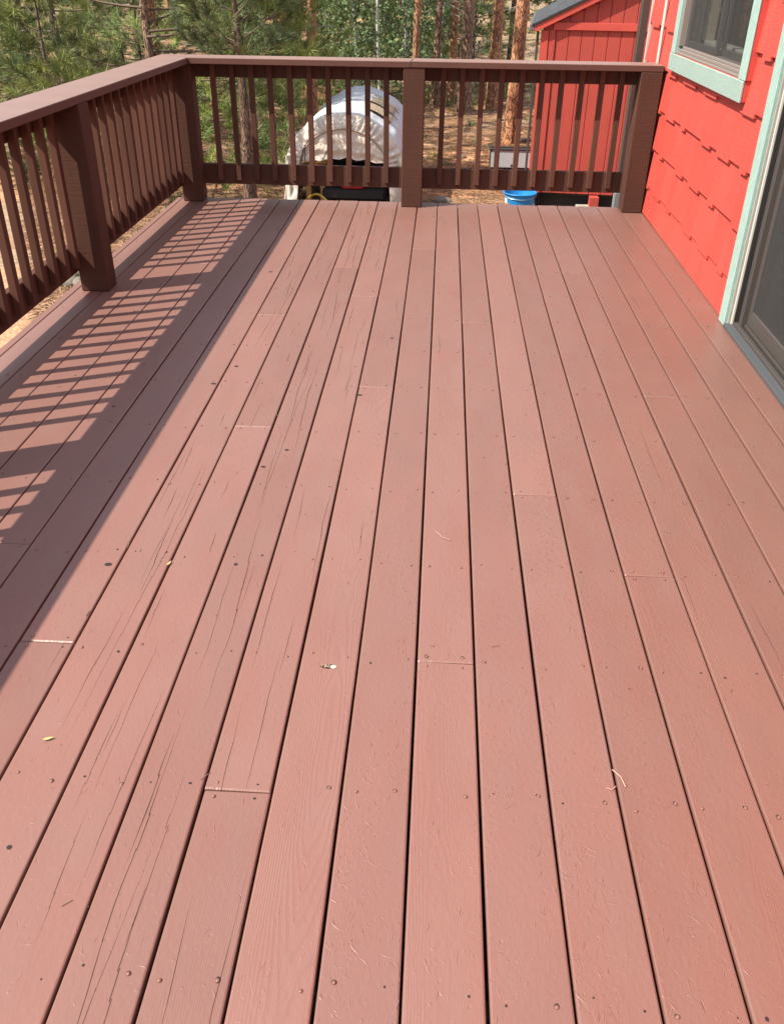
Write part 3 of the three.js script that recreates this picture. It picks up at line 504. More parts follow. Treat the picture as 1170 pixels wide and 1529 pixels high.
// ---------------------------------------------------------------- red shed
{
  const sh = thing('shed', 'red wooden shed with grooved siding and grey shingle roof past the railing', 'shed', [1.55, 0, -15.8], -0.1);
  const B = -1.83, EV = 0.66, W = 3.4, LEN = 5.2, SL = 0.467;
  for (let i = 0; i < 17; i++) {
    const x0 = i * 0.204 + 0.005, x1 = x0 + 0.195, xt = Math.min(x1, W), top = EV + SL * (x0 < 1.7 ? x0 : 3.4 - x1) + 0.02;
    ext('siding_board', x0, xt, B, Math.max(0.74, top + 0.035), -0.02, 0.0, shedRed, sh, 0.004);
  }
  ext('wall', 0.0, W, B, EV, -0.06, -0.021, shedRed, sh, 0.001); ext('wall', 0, 0.05, B, EV, -LEN, -0.065, shedRed, sh); ext('wall', W - 0.05, W, B, EV, -LEN, -0.065, shedRed, sh); ext('wall', 0.055, W - 0.055, B, EV, -LEN, -LEN + 0.05, shedRed, sh);
  { const g = new THREE.ExtrudeGeometry(new THREE.Shape([new THREE.Vector2(0, EV), new THREE.Vector2(W, EV), new THREE.Vector2(W / 2, EV + SL * W / 2)]), { depth: 0.04, bevelEnabled: false }); const m = mesh('gable_wall', g, shedRed, sh); m.position.set(0, 0.01, -0.062); }
  ext('corner_board', -0.03, 0.09, B, EV - 0.03, 0.002, 0.032, mat(lin(0.46, 0.058, 0.038), 0.65, paintM, 0.001), sh); ext('corner_board', 0.1, 0.2, B, EV - 0.02, 0.001, 0.02, shedRed, sh);
  ext('band_board', 0.16, W, EV - 0.02, EV + 0.085, 0.002, 0.04, mat(lin(0.46, 0.058, 0.038), 0.65, paintM, 0.001), sh);
  const ang = Math.atan(SL), rl = 1.95 / Math.cos(ang);
  const slope = new THREE.Group(); slope.name = 'roof'; sh.add(slope); slope.position.set(-0.12, EV - 0.055, 0); slope.rotation.z = ang;
  ext('rake_board', 0, rl, 0.0, 0.085, 0.06, 0.1, mat(lin(0.46, 0.058, 0.038), 0.65, paintM, 0.001), slope);
  ext('drip_edge', -0.02, rl, 0.086, 0.125, 0.085, 0.115, blackMat, slope);
  ext('roof_deck', 0, rl, 0.06, 0.1, -LEN, 0.058, blackMat, slope);
  const r = rng(21);
  for (let i = 0; i < 15; i++) for (let k = 0; k < 17; k++) {
    const w = 0.31, z1 = 0.11 - k * w + (i % 2) * 0.15 - (r() * 0.02), z0 = Math.max(-LEN, z1 - w + 0.006); if (z1 - z0 < 0.05) continue;
    const m = mesh('roof_shingle', cbox(0.15, 0.012, Math.min(z1, 0.11) - z0, 0.002, r() * 3, r() * 3), greyShingle[Math.floor(r() * 3)], slope); place(m, i * 0.145 + 0.06, 0.118 + 0.003, (Math.min(z1, 0.11) + z0) / 2, 0, 0, -0.06);
  }
  // far slope
  const s2 = new THREE.Group(); s2.name = 'roof'; sh.add(s2); s2.position.set(W + 0.28, EV - 0.055 + 0.02, 0); s2.rotation.z = Math.PI - ang; ext('roof_deck', 0, rl, -0.125, -0.06, -LEN, 0.06, greyShingle[0], s2);
  ext('gutter', -0.22, -0.12, EV - 0.04, EV + 0.05, -LEN, 0.05, mat(lin(0.1, 0.105, 0.115), 0.6), sh, 0.01);
  ext('downspout', -0.1, -0.06, -1.9, EV - 0.05, -0.12, -0.07, brownMetal, sh, 0.005);
  ext('skid', 0.1, 0.2, -2.04, B - 0.002, -LEN + 0.1, -0.1, blackMat, sh); ext('skid', 2.0, 2.1, -2.04, B - 0.002, -LEN + 0.1, -0.1, blackMat, sh); ext('skid', W - 0.2, W - 0.1, -2.04, B - 0.002, -LEN + 0.1, -0.1, blackMat, sh);
  ext('shade_panel', 0.12, W, -2.15, B - 0.004, -0.2, -0.16, blackMat, sh);  // black sheet added to paint the dark void under the floor
  ext('floor', 0.02, W - 0.02, B - 0.05, B - 0.002, -LEN + 0.02, -0.06, blackMat, sh);
  const cb = thing('concrete_block', 'pale concrete block under the front edge of the red shed', 'block', [2.56, gy(2.56, -15.7), -15.62]);
  ext('block', -0.19, 0.19, 0, 0.13, -0.1, 0.1, mat(lin(0.36, 0.32, 0.26), 0.9, roughM, 0.003), cb, 0.008); ext('shim', 0.02, 0.17, 0.132, 0.285, -0.08, 0.09, shedRed, cb);
}

// ---------------------------------------------------------------- hoop shelter, vehicle, lumber
const whiteCloth = new THREE.MeshPhysicalMaterial({ color: lin(0.56, 0.565, 0.585), roughness: 0.6, map: clothTex.map, bumpMap: clothTex.bump, bumpScale: 0.06, transmission: 0.15, thickness: 0 });
const creamCloth = mat(lin(0.58, 0.505, 0.43), 0.85, clothTex, 0.03);
{
  const G = gy(-1.47, -14), sh = thing('hoop_shelter', 'arched shelter of white sheet and cream canvas standing beyond the railing', 'shelter', [-1.47, 0, -14]);
  const arch = (a, b, t) => { const w = Math.PI * (1 - t); return [Math.cos(w) * a, -1.2 + Math.sin(w) * b]; };
  const grid = (nu, nv, fn) => { const P = [], U = [], I = []; for (let j = 0; j <= nv; j++) for (let i = 0; i <= nu; i++) { P.push(...fn(i / nu, j / nv)); U.push(i / nu * 2, j / nv * 2); } for (let j = 0; j < nv; j++) for (let i = 0; i < nu; i++) { const a = j * (nu + 1) + i; I.push(a, a + 1, a + nu + 1, a + 1, a + nu + 2, a + nu + 1); } const g = new THREE.BufferGeometry(); g.setAttribute('position', new THREE.Float32BufferAttribute(P, 3)); g.setAttribute('uv', new THREE.Float32BufferAttribute(U, 2)); g.setIndex(I); g.computeVertexNormals(); return g; };
  // full profile: left leg, arch, right leg
  const prof = (a, b, u, leg = 0.16) => { if (u < leg) return [-a - 0.08 * (1 - u / leg), lerp(G + 0.02, -1.2, u / leg)]; if (u > 1 - leg) return [a + 0.06 * (u - 1 + leg) / leg, lerp(-1.2, G + 0.02, (u - 1 + leg) / leg)]; return arch(a, b, (u - leg) / (1 - 2 * leg)); };
  mesh('roof_cover', grid(64, 40, (u, v) => { const [x, y] = prof(0.9, 0.79, u), sag = Math.sin(v * Math.PI * 3) ** 2 * 0.03, f = 1 - sag + (noise(u * 14, v * 9, 70) - 0.5) * 0.05 + (Math.abs(noise(u * 9 + v * 12, v * 5, 73) - 0.5) - 0.2) * 0.06; return [x * f, -1.2 + (y + 1.2) * (y > -1.2 ? f : 1), -0.06 - v * 3.5]; }), whiteCloth, sh);
  // gathered band round the front
  mesh('ruffled_band', grid(300, 8, (u, v) => { const w = v, a = lerp(0.905, 0.685, w), b = lerp(0.795, 0.6, w), [x, y] = prof(a, b, u); const ru = (Math.abs(Math.sin(u * 95 + 2 * Math.sin(u * 31))) - 0.6) * 0.06 * Math.sin(Math.PI * clamp(w * 0.9 + 0.12)); return [x * (1 + ru * 0.25), -1.2 + (y + 1.2) * (1 + ru * 0.25), -0.05 + Math.sin(w * Math.PI * 0.55) * 0.14 + ru]; }), creamCloth, sh);
  mesh('band_piping', tube([...Array(41)].map((_, i) => { const [x, y] = arch(0.685, 0.6, i / 40); return V(x, y, 0.096); }), Array(41).fill(0.008), 5), mat(lin(0.3, 0.25, 0.2), 0.8), sh);
  // front sheet inside the band, its lower edge hitched up
  mesh('front_panel', grid(48, 20, (u, v) => { const x = (u * 2 - 1) * 0.682, top = -1.2 + 0.6 * Math.sqrt(Math.max(0, 1 - (x / 0.686) ** 2)), low = Math.min(top - 0.005, -1.02 - 0.075 * Math.abs(x / 0.68) ** 1.5 + 0.012 * Math.sin(x * 23)); const y = lerp(top, low, v); return [x, y, 0.07 + 0.02 * Math.sin(v * 3.1) + (noise(x * 5, y * 12, 71) - 0.5) * 0.06 * v + 0.015 * Math.sin(y * 40 + x * 3) * v]; }), creamCloth, sh);
  mesh('front_flap', grid(6, 12, (u, v) => [-0.69 - 0.2 * u - 0.06 * v, lerp(-1.0, G + 0.02, v), 0.05 + 0.03 * Math.sin(u * 9 + v * 5)]), creamCloth, sh);
  mesh('front_flap', grid(6, 12, (u, v) => [0.7 + 0.2 * u + 0.03 * v, lerp(-1.0, G + 0.02, v), 0.05 + 0.03 * Math.sin(u * 8 + v * 6)]), creamCloth, sh);
  mesh('rear_panel', grid(24, 12, (u, v) => { const [x, y] = prof(0.88, 0.77, u); return [x * (1 - v), lerp(y, -1.6, v), -3.5]; }), creamCloth, sh);
  for (const z of [-0.1, -1.2, -2.3, -3.45]) mesh('hoop', tube([...Array(33)].map((_, i) => { const [x, y] = prof(0.875, 0.765, i / 32); return V(x, y, z); }), Array(33).fill(0.014), 6), alumMat, sh);
  // flap window in the roof sheet
  const onRoof = (t, z, k = 1.012) => { const [x, y] = arch(0.9 * k, 0.79 * k, t); return V(x, y, z); };
  const wpts = (t0, t1, z0, z1, k) => grid(8, 6, (u, v) => { const p = onRoof(lerp(t0, t1, u), lerp(z0, z1, v), k); return [p.x, p.y, p.z]; });
  mesh('roof_window', wpts(0.6, 0.76, -0.9, -2.55, 1.02), mat(lin(0.34, 0.25, 0.16), 0.8, clothTex, 0.01), sh);
  for (const [z0, z1] of [[-1.55, -1.64], [-2.52, -2.58]]) mesh('window_batten', wpts(0.57, 0.79, z0, z1, 1.035), blackMat, sh);
  mesh('window_batten', wpts(0.745, 0.76, -0.9, -2.5, 1.03), mat(lin(0.2, 0.15, 0.1), 0.8), sh);
  for (const pts of [[[-0.52, -0.76], [-0.6, -0.9], [-0.66, -1.15]], [[-0.16, -0.74], [-0.22, -0.88], [-0.32, -1.05]], [[0.33, -0.74], [0.38, -0.82]], [[-0.58, -0.83], [-0.58, -1.13]]]) mesh('tie_cord', tube(pts.map(([x, y]) => V(x, y, 0.12)), pts.map(() => 0.007), 5), blackMat, sh);

  // small quad vehicle parked inside
  const q = thing('quad_bike', 'black quad bike with red nose parked inside the cream shelter', 'quad bike', [-1.36, gy(-1.36, -15), -15.2]);
  const tyre = new THREE.TorusGeometry(0.2, 0.085, 8, 20); tyre.rotateY(Math.PI / 2);
  for (const [x, z] of [[-0.42, 0.5], [0.42, 0.5], [-0.42, -0.6], [0.42, -0.6]]) { const w = mesh('wheel', tyre, blackMat, q); w.position.set(x, 0.28, z); const h = new THREE.CylinderGeometry(0.13, 0.13, 0.1, 14); h.rotateZ(Math.PI / 2); mesh('rim', h, alumMat, w); }
  ext('body', -0.24, 0.24, 0.3, 0.62, -0.8, 0.7, blackMat, q, 0.06); ext('fender', -0.54, -0.26, 0.5, 0.58, 0.2, 0.8, blackMat, q, 0.03); ext('fender', 0.26, 0.54, 0.5, 0.58, 0.2, 0.8, blackMat, q, 0.03); ext('fender', -0.54, -0.26, 0.5, 0.58, -0.9, -0.3, blackMat, q, 0.03); ext('fender', 0.26, 0.54, 0.5, 0.58, -0.9, -0.3, blackMat, q, 0.03);
  ext('bumper', -0.5, 0.5, 0.24, 0.42, 0.78, 0.86, blackMat, q, 0.03);
  ext('nose', -0.19, 0.17, 0.42, 0.56, 0.72, 0.9, mat(lin(0.55, 0.03, 0.03), 0.4), q, 0.03); ext('seat', -0.16, 0.16, 0.63, 0.75, -0.7, 0.05, blackMat, q, 0.05);
  for (const x of [-0.32, 0.3]) { const h = new THREE.SphereGeometry(0.07, 12, 8); h.scale(1, 0.8, 0.5); mesh('headlight', h, mat(lin(0.7, 0.7, 0.68), 0.2), q).position.set(x, 0.5, 0.82); }
  mesh('handlebar', tube([V(-0.4, 0.88, 0.2), V(-0.2, 0.85, 0.3), V(0, 0.72, 0.36), V(0.2, 0.85, 0.3), V(0.4, 0.88, 0.2)], [0.018, 0.016, 0.02, 0.016, 0.018], 6), blackMat, q);
  ext('windscreen_bag', 0.06, 0.4, 0.76, 0.95, 0.1, 0.34, mat(lin(0.04, 0.04, 0.045), 0.5), q, 0.05);
  // boards stacked in the shelter
  const wood = mat(lin(0.5, 0.31, 0.13), 0.75, roughM, 0.001);
  const lum = thing('lumber_stack', 'stack of yellow boards leaning inside the cream shelter', 'lumber', [-2.0, G, -14.45]);
  for (let i = 0; i < 4; i++) { const m = ext('board', -0.16, 0.22, 0.72 + i * 0.045, 0.755 + i * 0.045, -1.2, 0.25, wood, lum); m.rotation.y = (i - 1.5) * 0.05; }
  ext('leg', -0.13, -0.05, 0, 0.718, -0.05, 0.05, wood, lum); ext('leg', 0.1, 0.18, 0, 0.718, -0.05, 0.05, wood, lum); ext('leg', 0.02, 0.1, 0, 0.718, -1.0, -0.9, wood, lum);
  mesh('strap', tube([...Array(9)].map((_, i) => V(-0.12 + i * 0.05, 0.24 + 0.12 * Math.sin(i * 0.4), 0.2 + 0.02 * i)), Array(9).fill(0.018), 6), mat(lin(0.55, 0.36, 0.04), 0.6), lum);
  ext('crossbar', -0.1, 0.75, 0.86, 0.92, -0.1, -0.04, mat(lin(0.28, 0.2, 0.1), 0.8), lum);
}
// utility cart and tub
{
  const G = gy(1.3, -17.6), c = thing('utility_cart', 'grey poly dump cart with dark rim between railing and red shed', 'cart', [1.34, G - 0.1, -17.7]); c.scale.setScalar(1.2);
  const grey = mat(lin(0.3, 0.315, 0.33), 0.55, paintM, 0.001), dk = mat(lin(0.022, 0.02, 0.018), 0.6);
  const wall = ext('tub_panel', -0.32, 0.34, 0.35, 0.605, 0.14, 0.165, grey, c, 0.006); wall.rotation.x = -0.12;
  ext('tub_panel', -0.33, -0.305, 0.35, 0.605, -0.2, 0.14, dk, c, 0.005); ext('tub_panel', 0.325, 0.35, 0.35, 0.605, -0.2, 0.14, dk, c, 0.005); ext('tub_panel', -0.305, 0.325, 0.35, 0.605, -0.22, -0.19, dk, c, 0.005);
  ext('tub_floor', -0.32, 0.34, 0.32, 0.348, -0.2, 0.15, dk, c); ext('rim', -0.36, 0.37, 0.607, 0.632, 0.1, 0.17, dk, c, 0.008); ext('rim', -0.36, -0.31, 0.607, 0.632, -0.23, 0.098, dk, c, 0.006); ext('rim', 0.32, 0.37, 0.607, 0.632, -0.23, 0.098, dk, c, 0.006);
  ext('under_body', -0.3, 0.32, 0.1, 0.318, -0.18, 0.02, dk, c, 0.02);
  for (const q of [-1, 1]) mesh('brace', tube([V(q * 0.16, 0.335, 0.14), V(q * 0.03, 0.12, 0.06)], [0.011, 0.011], 5), alumMat, c);
  mesh('latch', tube([V(0.0, 0.31, 0.15), V(0.005, 0.4, 0.175)], [0.014, 0.016], 6), dk, c);
  const ty = new THREE.TorusGeometry(0.09, 0.035, 8, 18); ty.rotateY(Math.PI / 2);
  for (const [x, z] of [[-0.34, -0.2], [0.36, -0.2], [-0.34, -0.1], [0.36, -0.1]]) { const w = mesh('wheel', ty, blackMat, c); w.position.set(x, 0.125, z); const h = new THREE.CylinderGeometry(0.06, 0.06, 0.05, 12); h.rotateZ(Math.PI / 2); mesh('rim', h, alumMat, w); }
  for (const z of [-0.2, -0.1]) mesh('axle', tube([V(-0.34, 0.125, z), V(0.36, 0.125, z)], [0.014, 0.014], 6), dk, c);

  const t = thing('plastic_tub', 'round bright blue plastic tub with a white label by the shed', 'tub', [1.375, gy(1.375, -15.5) - 0.01, -15.45]);
  const pr = [[0, 0.01], [0.225, 0.01], [0.235, 0.02], [0.265, 0.5], [0.285, 0.505], [0.287, 0.53], [0.268, 0.535], [0.255, 0.5], [0.225, 0.04], [0, 0.035]].map(([x, y]) => new THREE.Vector2(x, y * 0.62));
  const blue = mat(lin(0.008, 0.19, 0.46), 0.4); const lathe = new THREE.LatheGeometry(pr, 40); mesh('bucket', lathe, blue, t);
  const lb = new THREE.CylinderGeometry(0.2655, 0.243, 0.2, 12, 1, true, -1.3, 0.3); mesh('label', lb, mat(lin(0.7, 0.7, 0.68), 0.6), t).position.y = 0.15;
  mesh('handle', tube([...Array(13)].map((_, i) => { const w = Math.PI * i / 12; return V(Math.cos(w) * 0.28, 0.3 - Math.sin(w) * 0.05, Math.sin(w) * 0.27); }), Array(13).fill(0.006), 5), alumMat, t);
}

// ---------------------------------------------------------------- trees
const barkOrange = mat(lin(0.52, 0.27, 0.15), 0.9, barkM, 0.03), barkBrown = mat(lin(0.34, 0.22, 0.15), 0.9, barkM, 0.035), barkGrey = mat(lin(0.2, 0.15, 0.12), 0.9, barkM, 0.03), aspenBark = mat(lin(0.5, 0.5, 0.42), 0.8, flakeM, 0.003), deadWood = mat(lin(0.24, 0.2, 0.17), 0.9), twigMat = mat(lin(0.11, 0.075, 0.05), 0.9);
const needleMats = [mat(lin(0.12, 0.155, 0.05), 0.7), mat(lin(0.086, 0.122, 0.045), 0.75)], leafMat = new THREE.MeshPhysicalMaterial({ color: lin(0.13, 0.185, 0.066), roughness: 0.7, transmission: 0.3, thickness: 0 });
function tuftGeo(n, L, w, spread, seed) {                // brush of needles round a twig that points along +y
  const r = rng(seed), P = [];
  for (let i = 0; i < n; i++) {
    const y0 = (r() - 0.3) * L * 0.9, a = r() * 6.283, e = spread * (0.35 + 0.65 * r()), d = V(Math.cos(a) * Math.sin(e), Math.cos(e), Math.sin(a) * Math.sin(e)), l = L * (0.7 + r() * 0.4);
    const s = V(r() - 0.5, r() - 0.5, r() - 0.5).cross(d).normalize().multiplyScalar(w / 2), o = V(0, y0, 0), tip = o.clone().addScaledVector(d, l); tip.y -= l * 0.06;
    P.push(o.x - s.x, o.y - s.y, o.z - s.z, o.x + s.x, o.y + s.y, o.z + s.z, tip.x, tip.y, tip.z);
  }
  const g = new THREE.BufferGeometry(); g.setAttribute('position', new THREE.Float32BufferAttribute(P, 3)); g.computeVertexNormals(); return g;
}
const tuftMass = [tuftGeo(26, 0.2, 0.026, 1.3, 7), tuftGeo(22, 0.2, 0.03, 1.2, 8)], tuftNear = [tuftGeo(64, 0.2, 0.0085, 1.2, 1), tuftGeo(54, 0.19, 0.0085, 1.05, 2)], tuftFar = [tuftGeo(60, 0.2, 0.008, 1.3, 3), tuftGeo(50, 0.19, 0.009, 1.2, 4)];
function leafGeo(n, R, s, seed) {
  const r = rng(seed), P = [];
  for (let i = 0; i < n; i++) {
    const c = V(r() - 0.5, r() - 0.5, r() - 0.5).multiplyScalar(2 * R), u = V(r() - 0.5, r() - 0.5, r() - 0.5).normalize(), v = V(r() - 0.5, r() - 0.5, r() - 0.5).cross(u).normalize(), k = s * (0.7 + r() * 0.6);
    const p = [c.clone().addScaledVector(u, -k), c.clone().addScaledVector(v, -k * 0.7), c.clone().addScaledVector(u, k), c.clone().addScaledVector(v, k * 0.7)];
    for (const q of [0, 1, 2, 0, 2, 3]) P.push(p[q].x, p[q].y, p[q].z);
  }
  const g = new THREE.BufferGeometry(); g.setAttribute('position', new THREE.Float32BufferAttribute(P, 3)); g.computeVertexNormals(); return g;
}
const leafClump = [leafGeo(18, 0.18, 0.042, 5), leafGeo(16, 0.2, 0.046, 6)];
function instanced(name, geo, material, list, parent, tint) {
  if (!list.length) return; const m = new THREE.InstancedMesh(geo, material, list.length); m.name = name; m.castShadow = m.receiveShadow = true; m.userData.kind = 'stuff';
  list.forEach((e, i) => { m.setMatrixAt(i, e.m); m.setColorAt(i, e.c); }); parent.add(m); return m;
}
const UP = V(0, 1, 0), MT = new THREE.Matrix4();
function pine(o) {
  const r = rng(o.seed), { x, z, h, rad } = o, y = gy(x, z) - 0.15, t = thing(o.name || 'pine_tree', o.label, 'tree', [x, y, z], 0, o.group);
  const n = 12, lean = V((o.lean || 0), 0, (o.leanz || 0)), at = (s) => V(lean.x * s * h + Math.sin(s * 5 + o.seed) * 0.05 * rad * 4, s * h, lean.z * s * h + Math.cos(s * 4 + o.seed) * 0.04 * rad * 4);
  const pts = [], rr = []; for (let i = 0; i <= n; i++) { const s = i / n; pts.push(at(s)); rr.push(Math.max(0.012, rad * (1 - s) ** 0.8 * (1 + 0.35 * Math.exp(-s * h * 2.2)))); }
  mesh('trunk', tube(pts, rr, 12, true, 0.07, o.seed), o.bark || barkOrange, t);
  const limbs = [], dead = [], A = [], Bs = [], cb = o.base, R = o.R, tuft = o.near ? tuftNear : o.mass ? tuftMass : tuftFar, tint = o.tint || [1, 1, 1];
  const addTuft = (p, d) => {
    const q = new THREE.Quaternion().setFromUnitVectors(UP, d.normalize()); q.multiply(new THREE.Quaternion().setFromAxisAngle(UP, r() * 6.28)); const k = (o.tuft || 1) * (0.75 + r() * 0.5), b = 0.5 + r() * 0.9;
    (r() < 0.5 ? A : Bs).push({ m: new THREE.Matrix4().compose(p, q, V(k, k * (0.9 + r() * 0.3), k)), c: new THREE.Color().setRGB(b * tint[0] * (0.9 + r() * 0.25), b * tint[1], b * tint[2] * (0.85 + r() * 0.3)) });
  };
  const nb = o.branches || 40;
  for (let i = 0; i < nb; i++) {
    const s = cb + (0.985 - cb) * ((i + r() * 0.9) / nb), p0 = at(s), prof = Math.min(1, (1 - s) / (1 - cb) * 1.25 + 0.08) * (0.75 + 0.5 * r()) * (i < nb * 0.18 && o.thinLow ? 0.55 + 0.4 * r() : 1), L = Math.max(0.25, R * prof);
    let a = i * 2.399 + r() * 1.1; if (o.aim && r() < o.aim[1]) a = o.aim[0] + (r() - 0.5) * 1.6;
    const up0 = lerp(-0.15, 0.7, s) + (r() - 0.5) * 0.3, dir = V(Math.cos(a), up0, Math.sin(a)).normalize(), side = V(-Math.sin(a), 0, Math.cos(a));
    const bp = [], br = [], m = 6; for (let k = 0; k <= m; k++) { const u = k / m; bp.push(p0.clone().addScaledVector(dir, L * u).add(V(0, L * (-0.22 * u * (1 - s) + 0.16 * u * u), 0)).addScaledVector(side, Math.sin(u * 3 + i) * 0.06 * L)); br.push(Math.max(0.005, lerp(rad * 0.16 + 0.008, 0.005, u) * Math.min(1, L / 1.2))); }
    limbs.push(tube(bp, br, 5, false, 0, i));
    const dens = (o.dens || 1) * (o.near ? 13 : 7), nt = Math.max(4, Math.round(L * dens));
    for (let k = 0; k < nt; k++) {
      const u = 0.28 + 0.72 * Math.pow(r(), 0.75), f = u * m, i0 = Math.min(m - 1, Math.floor(f)), p = bp[i0].clone().lerp(bp[i0 + 1], f - i0), d = bp[i0 + 1].clone().sub(bp[i0]).normalize();
      const off = (r() - 0.5) * 2, w = L * 0.42 * Math.sin(Math.min(1, (u - 0.15) * 1.4) * Math.PI * 0.75 + 0.2), q = p.clone().addScaledVector(side, off * w).addScaledVector(d, Math.abs(off) * w * 0.5).add(V(0, (r() - 0.35) * 0.16 * L, 0));
      if (o.near && Math.abs(off) > 0.2) limbs.push(tube([p, p.clone().lerp(q, 0.6).add(V(0, -0.02, 0)), q], [0.007, 0.005, 0.003], 4, false));
      addTuft(q, d.clone().multiplyScalar(0.8).addScaledVector(side, off * 0.8).add(V(0, 0.35 + r() * 0.3, 0)));
    }
    addTuft(bp[m], dir.clone().add(V(0, 0.3, 0)));
  }
  for (let i = 0; i < (o.dead || 0); i++) {               // bare dead stubs under the crown
    const s = Math.max(0.04, cb * (0.25 + 0.8 * r())), p0 = at(s), a = r() * 6.28, L = 0.4 + r() * 1.1, d = V(Math.cos(a), -0.1 + r() * 0.4, Math.sin(a)), p1 = p0.clone().addScaledVector(d, L * 0.5).add(V(0, 0.05 * L, 0)), p2 = p0.clone().addScaledVector(d, L).add(V(0, -0.12 * L, 0));
    dead.push(tube([p0, p1, p2], [0.016, 0.011, 0.004], 4, false)); for (let k = 0; k < 3; k++) dead.push(tube([p1.clone().lerp(p2, r() * 0.7), p1.clone().lerp(p2, r()).add(V((r() - 0.5) * 0.5, (r() - 0.5) * 0.4, (r() - 0.5) * 0.5))], [0.007, 0.003], 4, false));
  }
  if (limbs.length) mesh('limbs', merge(limbs), twigMat, t).userData.kind = 'stuff'; if (dead.length) mesh('dead_limbs', merge(dead), deadWood, t).userData.kind = 'stuff';
  instanced('crown', tuft[0], needleMats[0], A, t); instanced('crown', tuft[1], needleMats[1], Bs, t);
  return t;
}
function aspen(o) {
  const r = rng(o.seed), { x, z, h } = o, y = gy(x, z) - 0.1, t = thing('aspen_tree', o.label, 'tree', [x, y, z], 0, o.group), rad = o.rad || 0.05;
  const at = (s) => V(Math.sin(s * 4 + o.seed) * 0.12, s * h, Math.cos(s * 3 + o.seed) * 0.1 - 0); const pts = [], rr = []; for (let i = 0; i <= 10; i++) { pts.push(at(i / 10)); rr.push(Math.max(0.008, rad * (1 - i / 10 * 0.85))); }
  mesh('trunk', tube(pts, rr, 8, true, 0.04, o.seed), aspenBark, t);
  const A = [], limbs = [];
  for (let i = 0; i < o.n; i++) {
    const s = o.base + (1 - o.base) * r(), a = r() * 6.28, prof = Math.sin(Math.min(1, (s - o.base) / (1 - o.base) * 0.85 + 0.15) * Math.PI) ** 0.6, L = o.R * prof * (0.3 + 0.7 * Math.sqrt(r())) * (0.7 + 0.6 * noise(a * 1.5, s * 7, o.seed)), p0 = at(s * 0.95), p = p0.clone().add(V(Math.cos(a) * L, L * 0.35 + (r() - 0.5) * 0.4, Math.sin(a) * L));
    if (i % 9 === 0) limbs.push(tube([p0, p0.clone().lerp(p, 0.5).add(V(0, 0.1, 0)), p], [0.014, 0.009, 0.003], 4, false));
    const b = 0.5 + r() * 0.85, k = 0.8 + r() * 0.5; A.push({ m: new THREE.Matrix4().compose(p, new THREE.Quaternion().setFromEuler(new THREE.Euler(r() * 6, r() * 6, r() * 6)), V(k, k, k)), c: new THREE.Color().setRGB(b * o.tint[0], b * o.tint[1], b * o.tint[2]) });
  }
  mesh('limbs', merge(limbs), twigMat, t).userData.kind = 'stuff'; instanced('crown', leafClump[o.seed % 2], leafMat, A, t);
}
// named trees that can be told apart
const T = [
  { x: -2.79, z: -13.2, h: 3.9, rad: 0.115, base: 0.6, R: 0.75, branches: 20, near: 1, dens: 1, dead: 1, bark: mat(lin(0.19, 0.115, 0.075), 0.9, barkM, 0.035), label: 'rough brown pine trunk close behind the railing, left of the cream shelter', lean: -0.004 },
  { x: -5.1, z: -16.6, h: 7.5, rad: 0.1, base: 0.12, R: 2.6, branches: 54, near: 1, dens: 0.85, tuft: 1.3, bark: barkBrown, tint: [1.6, 1.5, 1.05], aim: [0.3, 0.35], label: 'leafy young pine with bright needle tufts nearest the left railing corner' },
  { x: -5.75, z: -19, h: 12, rad: 0.14, base: 0.34, R: 2.4, branches: 40, dens: 1, dead: 8, label: 'reddish pine trunk rising behind the bright needle tufts' },
  { x: -9.65, z: -22, h: 12, rad: 0.1, base: 0.16, R: 2.2, branches: 44, dead: 6, bark: barkGrey, label: 'thin dark pine trunk at the far left edge' },
  { x: -8.2, z: -20.5, h: 12, rad: 0.09, base: 0.2, R: 2.0, branches: 40, dead: 6, bark: barkGrey, lean: -0.03, label: 'slim grey pine trunk second from the left edge' },
  { x: -6.6, z: -27, h: 14, rad: 0.16, base: 0.3, R: 2.4, branches: 36, dead: 8, label: 'pale orange pine trunk above the left railing corner' },
  { x: -4.55, z: -27.5, h: 15, rad: 0.17, base: 0.3, R: 2.3, branches: 36, dead: 10, label: 'orange pine trunk with twiggy dead limbs above the left half of the back railing' },
  { x: -3.3, z: -23.5, h: 14, rad: 0.14, base: 0.42, R: 2.1, branches: 32, dead: 7, lean: 0.045, label: 'leaning bright orange pine trunk with a forked dead branch' },
  { x: -0.82, z: -26, h: 14, rad: 0.1, base: 0.4, R: 1.9, branches: 30, dead: 5, lean: 0.03, bark: barkOrange, label: 'slender leaning rust pine trunk above the middle railing post' },
  { x: -0.25, z: -27.5, h: 14, rad: 0.11, base: 0.4, R: 1.9, branches: 30, dead: 4, lean: 0.03, bark: barkBrown, label: 'dark slender pine trunk right of the middle railing post' },
  { x: 0.27, z: -28.5, h: 15, rad: 0.115, base: 0.42, R: 1.9, branches: 30, dead: 4, label: 'thin tan pine trunk close beside a thicker furrowed one' },
  { x: 0.62, z: -27, h: 16, rad: 0.185, base: 0.4, R: 2.2, branches: 32, dead: 6, bark: barkBrown, label: 'thick furrowed brown pine trunk in the row left of the shed' },
  { x: 1.45, z: -27.6, h: 16, rad: 0.17, base: 0.42, R: 2.2, branches: 32, dead: 7, label: 'tan pine trunk second from the shed roof' },
  { x: 2.3, z: -34, h: 15, rad: 0.13, base: 0.38, R: 2, branches: 28, dead: 5, bark: barkGrey, label: 'dark charcoal pine trunk between two orange ones near the shed' },
  { x: 1.66, z: -22.2, h: 15, rad: 0.165, base: 0.45, R: 2.2, branches: 34, dead: 6, bark: mat(lin(0.6, 0.29, 0.15), 0.9, barkM, 0.03), label: 'bright orange pine trunk nearest the shed roof, behind the grey cart' },
];
T.forEach((t, i) => pine({ ...t, seed: 100 + i * 13 }));
